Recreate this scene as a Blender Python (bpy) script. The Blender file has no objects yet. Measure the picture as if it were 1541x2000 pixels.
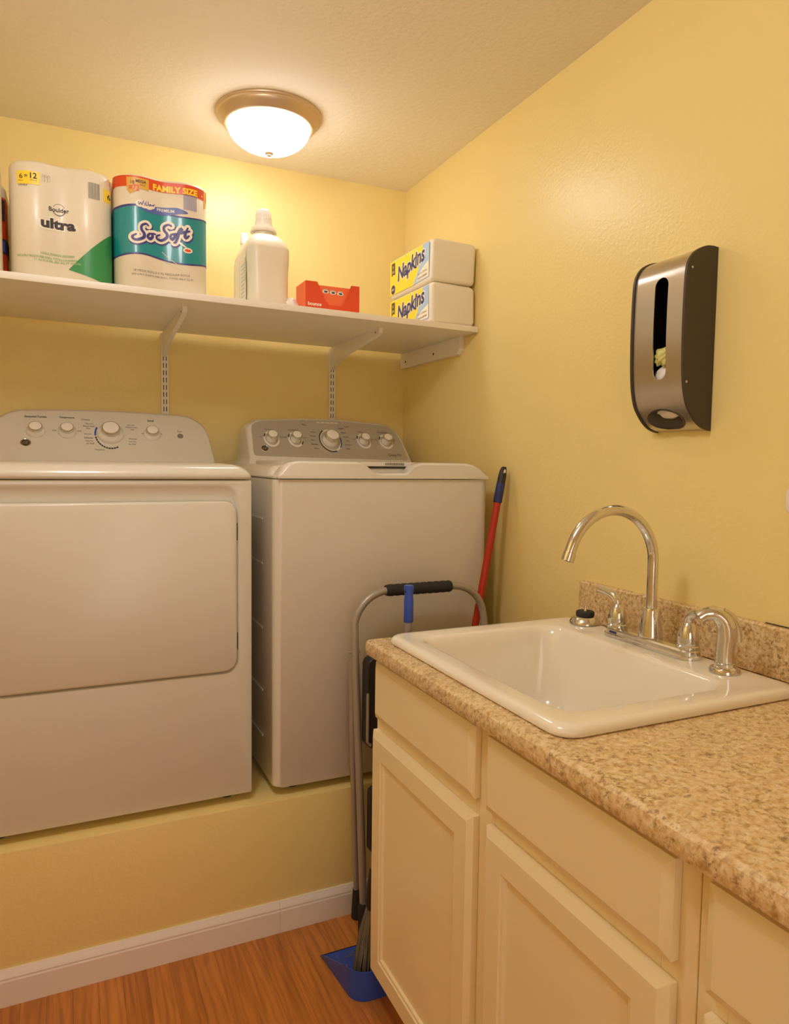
import bpy, bmesh, math, random
from mathutils import Vector, Matrix
random.seed(4)
S = bpy.context.scene
COL = S.collection
PI = math.pi

# ------------------------------------------------------------------ camera, world, lights, exposure
cam_d = bpy.data.cameras.new('camera')
cam_d.sensor_fit = 'HORIZONTAL'; cam_d.sensor_width = 36.0
cam_d.lens = 36.0 * 1394.49 / 1541.0
cam_d.clip_start = 0.02
cam = bpy.data.objects.new('camera', cam_d); COL.objects.link(cam); S.camera = cam
def aim(loc, pitch, yaw, roll):
    f = Vector((math.sin(yaw)*math.cos(pitch), math.cos(yaw)*math.cos(pitch), math.sin(pitch)))
    r = Vector((math.cos(yaw), -math.sin(yaw), 0)); u = r.cross(f)
    r2 = r*math.cos(roll) + u*math.sin(roll); u2 = -r*math.sin(roll) + u*math.cos(roll)
    m = Matrix((r2, u2, -f)).transposed().to_4x4(); m.translation = Vector(loc)
    return m
cam.matrix_world = aim((-1.27044, -2.68347, 1.32815), -0.06996, 0.4322, 0.01286)

S.view_settings.view_transform = 'Standard'
S.view_settings.look = 'None'
S.view_settings.gamma = 1.0
S.view_settings.use_curve_mapping = False
S.view_settings.exposure = 0.03
S.cycles.max_bounces = 14; S.cycles.diffuse_bounces = 8; S.cycles.glossy_bounces = 6
S.cycles.use_denoising = True
S.cycles.sample_clamp_indirect = 6.0

w = bpy.data.worlds.new('world'); S.world = w; w.use_nodes = True
w.node_tree.nodes['Background'].inputs[0].default_value = (1, .85, .65, 1)
w.node_tree.nodes['Background'].inputs[1].default_value = 0.0

LAMP = (-0.665, -0.385)           # centre of the flush ceiling light
BOWL_STRENGTH = 15.0
BOWL_COLOR = (1.0, 0.975, 0.97)
FILL_POWER = 15.0                 # the second ceiling lamp, above and ahead of the camera
ld = bpy.data.lights.new('second_ceiling_lamp', 'POINT'); ld.shadow_soft_size = 0.11
ld.energy = FILL_POWER; ld.color = (1.0, 0.97, 1.0)
lo = bpy.data.objects.new('second_ceiling_lamp', ld); COL.objects.link(lo); lo.location = (-1.28, -1.62, 2.27)
ADDED_FILL_POWER = 6.5                 # added weak area fill behind the camera, lifts the low front faces
hd = bpy.data.lights.new('added_fill_light', 'AREA'); hd.shape = 'RECTANGLE'; hd.size = 0.9; hd.size_y = 1.9
hd.energy = ADDED_FILL_POWER; hd.color = (1.0, 0.98, 1.0)
ho = bpy.data.objects.new('added_fill_light', hd); COL.objects.link(ho); ho.location = (-1.2, -3.90, 1.0); ho.rotation_euler = (PI/2, 0, 0)

# ------------------------------------------------------------------ materials
def mat(name, col, rough=0.5, metal=0.0, coat=0.0, emit=None, es=0.0, bump=0.0, bscale=200.0, trans=0.0, spec=0.5, sss=0.0, aniso=0.0):
    m = bpy.data.materials.new(name); m.use_nodes = True
    nt = m.node_tree; b = nt.nodes['Principled BSDF']
    b.inputs['Base Color'].default_value = (*col, 1)
    b.inputs['Roughness'].default_value = rough
    b.inputs['Metallic'].default_value = metal
    b.inputs['Coat Weight'].default_value = coat
    b.inputs['Coat Roughness'].default_value = 0.08
    b.inputs['Specular IOR Level'].default_value = spec
    b.inputs['Transmission Weight'].default_value = trans
    if sss: b.inputs['Subsurface Weight'].default_value = sss; b.inputs['Subsurface Radius'].default_value = (.02,.015,.01)
    if aniso: b.inputs['Anisotropic'].default_value = aniso
    if emit: b.inputs['Emission Color'].default_value = (*emit, 1); b.inputs['Emission Strength'].default_value = es
    tc = nt.nodes.new('ShaderNodeTexCoord')
    nz = nt.nodes.new('ShaderNodeTexNoise'); nz.inputs['Scale'].default_value = bscale; nz.inputs['Detail'].default_value = 3
    nt.links.new(tc.outputs['Object'], nz.inputs['Vector'])
    if bump:
        bp = nt.nodes.new('ShaderNodeBump'); bp.inputs['Strength'].default_value = bump; bp.inputs['Distance'].default_value = 0.002
        nt.links.new(nz.outputs['Fac'], bp.inputs['Height']); nt.links.new(bp.outputs['Normal'], b.inputs['Normal'])
    else:                                             # slight roughness variation keeps every surface procedural
        mr = nt.nodes.new('ShaderNodeMapRange'); mr.inputs['To Min'].default_value = max(0, rough-.03); mr.inputs['To Max'].default_value = min(1, rough+.03)
        nt.links.new(nz.outputs['Fac'], mr.inputs['Value']); nt.links.new(mr.outputs['Result'], b.inputs['Roughness'])
    return m

def nodes(m): return m.node_tree.nodes, m.node_tree.links, m.node_tree.nodes['Principled BSDF']

def wall_mat(name, col, rough, bump, scale):
    m = mat(name, col, rough, bump=bump, bscale=scale)
    n, l, b = nodes(m)
    nz = n.new('ShaderNodeTexNoise'); nz.inputs['Scale'].default_value = 3.0; nz.inputs['Detail'].default_value = 5
    mx = n.new('ShaderNodeMixRGB'); mx.inputs[1].default_value = (*[c*.96 for c in col], 1); mx.inputs[2].default_value = (*[min(1, c*1.03) for c in col], 1)
    tc = n.new('ShaderNodeTexCoord'); l.new(tc.outputs['Object'], nz.inputs['Vector'])
    l.new(nz.outputs['Fac'], mx.inputs[0]); l.new(mx.outputs[0], b.inputs['Base Color'])
    return m

def floor_mat():
    m = mat('oak_floor', (.42, .17, .05), .32)
    n, l, b = nodes(m)
    tc = n.new('ShaderNodeTexCoord')
    sep = n.new('ShaderNodeSeparateXYZ'); cmb = n.new('ShaderNodeCombineXYZ')
    l.new(tc.outputs['Object'], sep.inputs[0]); l.new(sep.outputs['Y'], cmb.inputs['X']); l.new(sep.outputs['X'], cmb.inputs['Y'])
    br = n.new('ShaderNodeTexBrick'); br.inputs['Scale'].default_value = 1.0
    br.inputs['Brick Width'].default_value = 1.3; br.inputs['Row Height'].default_value = 0.058
    br.inputs['Mortar Size'].default_value = 0.0005; br.offset = .37
    br.inputs['Color1'].default_value = (.62, .25, .058, 1); br.inputs['Color2'].default_value = (.53, .20, .044, 1); br.inputs['Mortar'].default_value = (.30, .105, .026, 1)
    l.new(cmb.outputs[0], br.inputs['Vector'])
    mp = n.new('ShaderNodeMapping'); mp.inputs['Scale'].default_value = (34, 2.4, 1); l.new(tc.outputs['Object'], mp.inputs['Vector'])
    nz = n.new('ShaderNodeTexNoise'); nz.inputs['Scale'].default_value = 1.6; nz.inputs['Detail'].default_value = 8; nz.inputs['Distortion'].default_value = 1.1
    l.new(mp.outputs[0], nz.inputs['Vector'])
    mp2 = n.new('ShaderNodeMapping'); mp2.inputs['Scale'].default_value = (5.5, .75, 1); l.new(tc.outputs['Object'], mp2.inputs['Vector'])
    wv = n.new('ShaderNodeTexWave'); wv.inputs['Scale'].default_value = 3.0; wv.inputs['Distortion'].default_value = 11; wv.inputs['Detail'].default_value = 3; wv.inputs['Detail Scale'].default_value = 1.0
    l.new(mp2.outputs[0], wv.inputs['Vector'])
    r1 = n.new('ShaderNodeValToRGB'); r1.color_ramp.elements[0].position = .36; r1.color_ramp.elements[0].color = (.55, .48, .42, 1); r1.color_ramp.elements[1].position = .62; r1.color_ramp.elements[1].color = (1.08, 1.05, 1.0, 1)
    l.new(nz.outputs['Fac'], r1.inputs[0])
    r2 = n.new('ShaderNodeValToRGB'); r2.color_ramp.elements[0].position = .0; r2.color_ramp.elements[0].color = (.72, .66, .6, 1); r2.color_ramp.elements[1].position = .5; r2.color_ramp.elements[1].color = (1, 1, 1, 1)
    l.new(wv.outputs['Fac'], r2.inputs[0])
    m1 = n.new('ShaderNodeMixRGB'); m1.blend_type = 'MULTIPLY'; m1.inputs[0].default_value = .5
    l.new(br.outputs['Color'], m1.inputs[1]); l.new(r1.outputs[0], m1.inputs[2])
    m2 = n.new('ShaderNodeMixRGB'); m2.blend_type = 'MULTIPLY'; m2.inputs[0].default_value = .55
    l.new(m1.outputs[0], m2.inputs[1]); l.new(r2.outputs[0], m2.inputs[2]); l.new(m2.outputs[0], b.inputs['Base Color'])
    return m

def granite_mat():
    m = mat('granite_laminate', (.7, .5, .3), .27)
    n, l, b = nodes(m)
    tc = n.new('ShaderNodeTexCoord')
    mp = n.new('ShaderNodeMapping'); mp.inputs['Scale'].default_value = (1, 1.0, 1); l.new(tc.outputs['Object'], mp.inputs[0])
    def ramp(scale, detail, stops, dist=0.0):
        nz = n.new('ShaderNodeTexNoise'); nz.inputs['Scale'].default_value = scale; nz.inputs['Detail'].default_value = detail; nz.inputs['Roughness'].default_value = .62; nz.inputs['Distortion'].default_value = dist
        l.new(mp.outputs[0], nz.inputs['Vector'])
        r = n.new('ShaderNodeValToRGB'); e = r.color_ramp.elements
        e[0].position, e[0].color = stops[0]; e[1].position, e[1].color = stops[-1]
        for p, c in stops[1:-1]:
            k = e.new(p); k.color = c
        l.new(nz.outputs['Fac'], r.inputs[0]); return r
    base = ramp(95, 5, [(.30, (.44, .27, .11, 1)), (.43, (.66, .46, .22, 1)), (.55, (.78, .60, .34, 1)), (.70, (.84, .71, .50, 1))], .3)
    dark = ramp(135, 5, [(.37, (.85, .85, .85, 1)), (.49, (0, 0, 0, 1))], .5)
    big = ramp(30, 5, [(.42, (1, 1, 1, 1)), (.60, (.22, .22, .22, 1))])
    mu = n.new('ShaderNodeMixRGB'); mu.blend_type = 'MULTIPLY'; mu.inputs[0].default_value = .9
    l.new(dark.outputs[0], mu.inputs[1]); l.new(big.outputs[0], mu.inputs[2])
    mx = n.new('ShaderNodeMixRGB'); mx.inputs[2].default_value = (.25, .135, .052, 1)
    l.new(mu.outputs[0], mx.inputs[0]); l.new(base.outputs[0], mx.inputs[1])
    l.new(mx.outputs[0], b.inputs['Base Color'])
    return m

WALLC = (.87, .715, .305)
M = dict(
    wall=wall_mat('yellow_wall_paint', WALLC, .32, .4, 95),
    ceil=wall_mat('white_ceiling_texture', (.86, .80, .66), .85, .9, 60),
    trim=mat('white_trim_paint', (.84, .80, .76), .35, bump=.03, bscale=60),
    floor=floor_mat(), granite=granite_mat(),
    shelf=mat('white_shelf_melamine', (.84, .80, .72), .4),
    shelfmetal=mat('white_powder_metal', (.84, .81, .76), .38),
    slot=mat('dark_slot', (.03, .025, .02), .8),
    white=mat('white_enamel', (.71, .69, .63), .22, coat=.3),
    whitedoor=mat('white_door_enamel', (.71, .69, .63), .3, coat=.2),
    console=mat('white_console_plastic', (.70, .67, .60), .3),
    silver=mat('silver_panel', (.56, .53, .48), .38, metal=.5),
    chrome=mat('chrome', (.70, .69, .68), .07, metal=1),
    chromering=mat('chrome_ring', (.80, .78, .74), .15, metal=1),
    knob=mat('white_knob_plastic', (.84, .81, .76), .2, coat=.4),
    badge=mat('badge_dark', (.10, .09, .075), .3, metal=.6),
    ink=mat('dark_ink', (.045, .04, .045), .6), inkgrey=mat('grey_ink', (.22, .20, .18), .6),
    blueink=mat('blue_ink', (.03, .10, .45), .5),
    cab=mat('cream_cabinet_paint', (.88, .76, .50), .36, bump=.04, bscale=50),
    sink=mat('sink_enamel', (.86, .82, .72), .10, coat=.5),
    steel=mat('brushed_steel', (.62, .585, .54), .30, metal=1, aniso=.5, bump=.02, bscale=500),
    darkplastic=mat('dark_brown_plastic', (.052, .042, .034), .42),
    blackplastic=mat('black_plastic', (.018, .018, .020), .5),
    rubber=mat('black_rubber', (.022, .021, .021), .75),
    foam=mat('black_foam_grip', (.026, .025, .026), .85, bump=.2, bscale=400),
    greytube=mat('grey_painted_tube', (.40, .37, .33), .36, metal=.35),
    bluetube=mat('grey_blue_tube', (.30, .29, .28), .4, metal=.3),
    blue=mat('blue_plastic', (.030, .085, .50), .38),
    navy=mat('navy_plastic', (.022, .034, .16), .45),
    red=mat('red_painted_tube', (.46, .020, .007), .36),
    bristle=mat('grey_bristle', (.20, .17, .125), .8),
    nickel=mat('brushed_nickel', (.60, .46, .30), .36, metal=.7),
    bowl=mat('lit_frosted_glass', (.95, .93, .9), .4, emit=BOWL_COLOR, es=BOWL_STRENGTH),
    film=mat('white_roll_in_film', (.78, .71, .56), .34, coat=.1),
    cream=mat('cream_print', (.88, .82, .68), .4),
    teal=mat('teal_print', (.006, .27, .30), .35, coat=.3), purple=mat('purple_print', (.055, .045, .24), .4),
    periw=mat('periwinkle_print', (.10, .14, .44), .4),
    orange=mat('orange_red_print', (.72, .075, .012), .4, coat=.2), yellow=mat('yellow_print', (.95, .70, .04), .4),
    gold=mat('gold_print', (.75, .42, .06), .4), green=mat('green_print', (.035, .28, .085), .4), lime=mat('pale_green_print', (.34, .50, .22), .5),
    boxred=mat('orange_red_card', (.74, .075, .022), .45), boxlite=mat('light_orange_card', (.88, .17, .06), .45),
    sky=mat('light_blue_print', (.38, .56, .80), .4), brown=mat('dark_brown_print', (.10, .065, .03), .5),
    jug=mat('white_translucent_jug', (.80, .74, .60), .34, sss=.12), cap=mat('clear_white_cap', (.90, .88, .82), .3, sss=.1),
    tissue=mat('white_tissue', (.82, .77, .64), .8, bump=.1, bscale=120),
    sheet=mat('crumpled_white_sheet', (.88, .82, .77), .6, bump=.3, bscale=80),
    greenbag=mat('pale_green_bag', (.62, .60, .20), .4, bump=.2, bscale=60), whitebag=mat('white_bag', (.82, .80, .78), .4, bump=.3, bscale=60),
    brightmetal=mat('galvanised_screw', (.6, .56, .5), .35, metal=1),
)

# ------------------------------------------------------------------ helpers
def new(): return bmesh.new()
def rootloc(o):
    v = Vector((0, 0, 0))
    while o is not None: v = v + o.location; o = o.parent
    return v
def obj(name, bm, m, parent=None, ang=32, flat=False):
    me = bpy.data.meshes.new(name)
    if parent is not None: bmesh.ops.translate(bm, verts=bm.verts, vec=-rootloc(parent))
    bmesh.ops.recalc_face_normals(bm, faces=bm.faces) if not flat else None
    bm.to_mesh(me); bm.free()
    for mm in (m if isinstance(m, (list, tuple)) else [m]): me.materials.append(M[mm] if isinstance(mm, str) else mm)
    me.polygons.foreach_set('use_smooth', [True]*len(me.polygons))
    me.set_sharp_from_angle(angle=math.radians(ang))
    o = bpy.data.objects.new(name, me); COL.objects.link(o)
    if parent is not None: o.parent = parent
    return o
def thing(name, label, cat, loc, group=None):
    o = bpy.data.objects.new(name, None); COL.objects.link(o); o.location = loc
    o.empty_display_size = .05
    o['label'] = label; o['category'] = cat
    if group: o['group'] = group
    return o
def tag(o, label, cat, group=None):
    o['label'] = label; o['category'] = cat
    if group: o['group'] = group
    return o
def struct(name, bm, m, **k):
    o = obj(name, bm, m, **k); o['kind'] = 'structure'; return o
def box(bm, x0, x1, y0, y1, z0, z1, bev=0.0, seg=2):
    r = bmesh.ops.create_cube(bm, size=1.0)
    vs = r['verts']
    bmesh.ops.scale(bm, vec=(x1-x0, y1-y0, z1-z0), verts=vs)
    bmesh.ops.translate(bm, vec=((x0+x1)/2, (y0+y1)/2, (z0+z1)/2), verts=vs)
    if bev:
        es = list({e for v in vs for e in v.link_edges})
        bmesh.ops.bevel(bm, geom=es, offset=bev, segments=seg, affect='EDGES', profile=.6)
def loft(bm, loops, cap0=True, cap1=True, closed=True):
    rows = [[bm.verts.new(p) for p in L] for L in loops]
    n = len(rows[0])
    for a, b in zip(rows, rows[1:]):
        for i in range(n if closed else n-1):
            j = (i+1) % n
            bm.faces.new((a[i], a[j], b[j], b[i]))
    if cap0: bm.faces.new(rows[0][::-1])
    if cap1: bm.faces.new(rows[-1])
    return rows
def rrect(a0, a1, b0, b1, r, n=6):
    r = max(1e-5, min(r, (a1-a0)/2-1e-5, (b1-b0)/2-1e-5)); out = []
    for cx, cy, s in ((a1-r, b1-r, 0), (a0+r, b1-r, 1), (a0+r, b0+r, 2), (a1-r, b0+r, 3)):
        for k in range(n+1):
            t = (s + k/n)*PI/2
            out.append((cx + r*math.cos(t), cy + r*math.sin(t)))
    return out
def rr_z(x0, x1, y0, y1, r, z, n=6): return [(a, b, z) for a, b in rrect(x0, x1, y0, y1, r, n)]
def rr_y(x0, x1, z0, z1, r, y, n=6): return [(a, y, b) for a, b in rrect(x0, x1, z0, z1, r, n)]
def rr_x(y0, y1, z0, z1, r, x, n=6): return [(x, a, b) for a, b in rrect(y0, y1, z0, z1, r, n)]
def frame_of(axis):
    w_ = Vector(axis).normalized(); a = Vector((1, 0, 0)) if abs(w_.x) < .9 else Vector((0, 1, 0))
    u = (a - w_*a.dot(w_)).normalized(); return u, w_.cross(u), w_
def lathe(bm, prof, c, axis=(0, 0, 1), n=40):
    u, v, w_ = frame_of(axis); c = Vector(c)
    loops = [[c + u*(max(r, 1e-5)*math.cos(2*PI*i/n)) + v*(max(r, 1e-5)*math.sin(2*PI*i/n)) + w_*h for i in range(n)] for r, h in prof]
    loft(bm, loops)
def smooth_path(pts, sub=6):
    pts = [Vector(p) for p in pts]; out = []
    for i in range(len(pts)-1):
        p0 = pts[max(i-1, 0)]; p1 = pts[i]; p2 = pts[i+1]; p3 = pts[min(i+2, len(pts)-1)]
        for k in range(sub):
            t = k/sub
            out.append(.5*((2*p1) + (p2-p0)*t + (2*p0-5*p1+4*p2-p3)*t*t + (3*p1-p0-3*p2+p3)*t**3))
    out.append(pts[-1]); return out
def lerp_list(vals, n):
    out = []
    for i in range(n):
        f = i/(n-1)*(len(vals)-1); k = min(int(f), len(vals)-2); out.append(vals[k] + (vals[k+1]-vals[k])*(f-k))
    return out
def tube(bm, pts, rad, n=14, caps=True):
    pts = [Vector(p) for p in pts]
    rad = lerp_list(rad, len(pts)) if isinstance(rad, (list, tuple)) else [rad]*len(pts)
    t0 = (pts[1]-pts[0]).normalized(); u, v, _ = frame_of(t0); loops = []
    for i, p in enumerate(pts):
        t = (pts[min(i+1, len(pts)-1)] - pts[max(i-1, 0)]).normalized()
        u = (u - t*u.dot(t)).normalized(); v = t.cross(u)
        loops.append([p + u*(rad[i]*math.cos(2*PI*k/n)) + v*(rad[i]*math.sin(2*PI*k/n)) for k in range(n)])
    loft(bm, loops, caps, caps)
def prism(bm, outline, fn, d0, d1):
    """outline of 2D points, fn(a, b, d) -> 3D"""
    loft(bm, [[fn(a, b, d0) for a, b in outline], [fn(a, b, d1) for a, b in outline]])
def cut(o, cutter_bm):
    me = bpy.data.meshes.new('c'); bmesh.ops.recalc_face_normals(cutter_bm, faces=cutter_bm.faces); cutter_bm.to_mesh(me); cutter_bm.free()
    c = bpy.data.objects.new('c', me); COL.objects.link(c); c.location = rootloc(o.parent)*-1 if False else (0, 0, 0)
    md = o.modifiers.new('b', 'BOOLEAN'); md.operation = 'DIFFERENCE'; md.object = c; md.solver = 'EXACT'
    bpy.context.view_layer.update()
    dg = bpy.context.evaluated_depsgraph_get()
    nm = bpy.data.meshes.new_from_object(o.evaluated_get(dg))
    o.modifiers.clear(); o.data = nm; bpy.data.objects.remove(c, do_unlink=True)
    nm.polygons.foreach_set('use_smooth', [True]*len(nm.polygons)); nm.set_sharp_from_angle(angle=math.radians(32))
_txt = {}
def text2d(s, bold=0.0, shear=0.0):
    k = (s, bold, shear)
    if k not in _txt:
        cu = bpy.data.curves.new('t', 'FONT'); cu.body = s; cu.size = 1; cu.offset = bold; cu.shear = shear; cu.resolution_u = 3
        cu.align_x = 'CENTER'; cu.align_y = 'CENTER'
        o = bpy.data.objects.new('t', cu); COL.objects.link(o)
        bpy.context.view_layer.update()
        me = bpy.data.meshes.new_from_object(o.evaluated_get(bpy.context.evaluated_depsgraph_get()))
        vs = [(v.co.x, v.co.y) for v in me.vertices]; fs = [tuple(p.vertices) for p in me.polygons]
        bpy.data.objects.remove(o, do_unlink=True)
        xs = [a for a, b in vs]; ys = [b for a, b in vs]
        mx, my = (min(xs)+max(xs))/2, (min(ys)+max(ys))/2
        _txt[k] = ([(a-mx, b-my) for a, b in vs], fs, max(xs)-min(xs), max(ys)-min(ys))
    return _txt[k]
def flat2d(bm, vs, fs, fn, mi=0, grid=None):
    """put 2D faces on a surface fn(a,b)->3D; grid = extra cuts every so many metres along a"""
    t = bmesh.new(); V = [t.verts.new((a, b, 0)) for a, b in vs]
    for f in fs:
        try: t.faces.new([V[i] for i in f])
        except ValueError: pass
    if grid and vs:
        a0 = min(a for a, b in vs); a1 = max(a for a, b in vs); k = a0+grid
        while k < a1:
            bmesh.ops.bisect_plane(t, geom=t.verts[:]+t.edges[:]+t.faces[:], plane_co=(k, 0, 0), plane_no=(1, 0, 0)); k += grid
    mp = {v: bm.verts.new(fn(v.co.x, v.co.y)) for v in t.verts}
    for f in t.faces:
        g = bm.faces.new([mp[v] for v in f.verts]); g.material_index = mi
    t.free()
def text(bm, s, fn, a, b, width=None, height=None, bold=0.0, shear=0.0, mi=0, grid=None, rot=0.0):
    vs, fs, w0, h0 = text2d(s, bold, shear)
    sx = (width/w0) if width else height/h0; sy = (height/h0) if height else sx
    if width and not height: sy = sx
    c, sn = math.cos(rot), math.sin(rot)
    pts = [(a + x*sx*c - y*sy*sn, b + x*sx*sn + y*sy*c) for x, y in vs]
    flat2d(bm, pts, fs, fn, mi, grid)
def poly(bm, pts, fn, mi=0, grid=None): flat2d(bm, pts, [tuple(range(len(pts)))], fn, mi, grid)
def ribbon(bm, pts, wid, fn, mi=0, sub=6):
    P = smooth_path([(a, b, 0) for a, b in pts], sub); W = lerp_list(wid if isinstance(wid, (list, tuple)) else [wid, wid], len(P))
    L, R_ = [], []
    for i, p in enumerate(P):
        t = (P[min(i+1, len(P)-1)] - P[max(i-1, 0)]); t = t.normalized() if t.length > 1e-9 else Vector((1, 0, 0))
        nrm = Vector((-t.y, t.x, 0)); L.append(bm.verts.new(fn(*(p+nrm*W[i]/2)[:2]))); R_.append(bm.verts.new(fn(*(p-nrm*W[i]/2)[:2])))
    for i in range(len(P)-1):
        f = bm.faces.new((L[i], L[i+1], R_[i+1], R_[i])); f.material_index = mi
    for q in (P[0], P[-1]):                        # round ends
        r = W[0]/2 if q is P[0] else W[-1]/2
        f = bm.faces.new([bm.verts.new(fn(q.x + r*math.cos(k*PI/5), q.y + r*math.sin(k*PI/5))) for k in range(10)]); f.material_index = mi
def disc2d(a, b, ra, rb=None, n=28): rb = rb or ra; return [(a+ra*math.cos(2*PI*k/n), b+rb*math.sin(2*PI*k/n)) for k in range(n)]
def ring2d(bm, a, b, r0, r1, fn, mi=0, t0=0, t1=360, n=40):
    A = [math.radians(t0 + (t1-t0)*k/n) for k in range(n+1)]
    i = [bm.verts.new(fn(a+r0*math.cos(t), b+r0*math.sin(t))) for t in A]; o = [bm.verts.new(fn(a+r1*math.cos(t), b+r1*math.sin(t))) for t in A]
    for k in range(n):
        f = bm.faces.new((i[k], i[k+1], o[k+1], o[k])); f.material_index = mi

# ------------------------------------------------------------------ the room
H = 2.416; XL = -1.95; YR = -3.95
bm = new(); box(bm, XL-.1, .1, YR-.1, .1, -.1, 0); struct('floor', bm, 'floor')
bm = new(); box(bm, XL-.1, .1, YR-.1, .1, H, H+.1); struct('ceiling', bm, 'ceil')
bm = new(); box(bm, XL-.1, .1, 0, .1, 0, H); struct('wall_back', bm, 'wall')
bm = new(); box(bm, 0, .1, YR-.1, 0, 0, H); struct('wall_right', bm, 'wall')
bm = new(); box(bm, XL-.1, XL, YR-.1, 0, 0, H); struct('wall_left', bm, 'wall')
bm = new(); box(bm, XL, 0, YR-.1, YR, 0, H); struct('wall_rear', bm, 'wall')
HP = .379; YP = -.794
bm = new(); box(bm, XL, 0, YP, 0, 0, HP, .004, 2); struct('wall_ledge', bm, 'wall')
prof = [(0, 0), (-.014, 0), (-.014, .062), (-.0125, .066), (-.013, .070), (-.011, .076), (-.007, .082), (-.0045, .088), (0, .088)]
bm = new()
for a, b in ((XL, -.7434), (-.7428, 0)):
    prism(bm, prof, lambda y, z, d: (d, YP+y, z), a, b)
struct('baseboard_front', bm, 'trim', ang=20)

# ------------------------------------------------------------------ flush ceiling light
lx, ly = LAMP
t = thing('ceiling_light', 'round flush ceiling light with a glowing frosted bowl and brushed metal rim', 'ceiling light', (lx, ly, H))
bm = new(); lathe(bm, [(.03, 0), (.166, 0), (.167, -.005), (.164, -.0095), (.157, -.0115), (.156, -.015), (.151, -.022), (.143, -.033), (.140, -.037), (.135, -.039), (.130, -.038), (.130, -.02), (.03, -.02)], (lx, ly, H), n=72)
obj('rim', bm, 'nickel', t, ang=50)
bm = new(); pr = [(.130*math.sin(a), -.034 - .079*math.cos(a)) for a in [PI/2*(1-k/14) for k in range(15)]]
lathe(bm, pr, (lx, ly, H), n=64); obj('glass_bowl', bm, 'bowl', t, ang=80)
bm = new(); lathe(bm, [(.004, -.111), (.0140, -.1132), (.0142, -.1158), (.0115, -.1195), (.0080, -.1215), (.0080, -.1235), (.001, -.1255)], (lx, ly, H), n=24); obj('finial', bm, 'nickel', t)

# ------------------------------------------------------------------ wall shelf
SL = .0106                                              # the shelf rises a little towards the left
def sz(x): return 1.785 - SL*x
t = thing('wall_shelf', 'long white wall shelf on slotted metal uprights above the laundry machines', 'shelf', (-.9, 0, 1.785))
bm = new(); box(bm, -1.93, -.002, -.587, -.024, -.0195, 0, .003, 2)
for v in bm.verts: v.co.z += sz(v.co.x)
obj('board', bm, 'shelf', t)
bm = new(); prism(bm, [(-.49, -.0195), (-.49, -.066), (-.478, -.078), (-.012, -.078), (-.012, -.0195)], lambda y, z, d: (d, y, 1.785+z), -.0005, -.020)
c = obj('cleat', bm, 'trim', t)
for yy in (-.06, -.30):
    bm = new(); lathe(bm, [(.004, 0), (.004, .001), (.001, .0012)], (-.020, yy, 1.730), (-1, 0, 0), 12); obj('screw', bm, 'slot', c)
for bx in (-.943, -.314):
    zt = sz(bx)-.0195
    bm = new(); box(bm, bx-.0125, bx+.0125, -.012, -.0005, 1.36, zt-.002)
    u = obj('upright', bm, 'shelfmetal', t)
    bm = new()
    z = 1.37
    while z < zt-.075:
        for sx in (-.0048, .0048):
            box(bm, bx+sx-.0013, bx+sx+.0013, -.0124, -.0115, z, z+.017)
        z += .0255
    obj('slots', bm, 'slot', u)
    bm = new(); prism(bm, [(-.0125, zt), (-.0125, zt-.086), (-.022, zt-.082), (-.12, zt-.052), (-.46, zt-.021), (-.482, zt-.014), (-.487, zt-.001), (-.487, zt)], lambda y, z, d: (d, y, z), bx-.007, bx+.007)
    b_ = obj('bracket', bm, 'shelfmetal', t)
    bm = new(); lathe(bm, [(.003, 0), (.003, .0006)], (bx-.007, -.455, zt-.010), (-1, 0, 0), 10); obj('screw_hole', bm, 'slot', b_)

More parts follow.
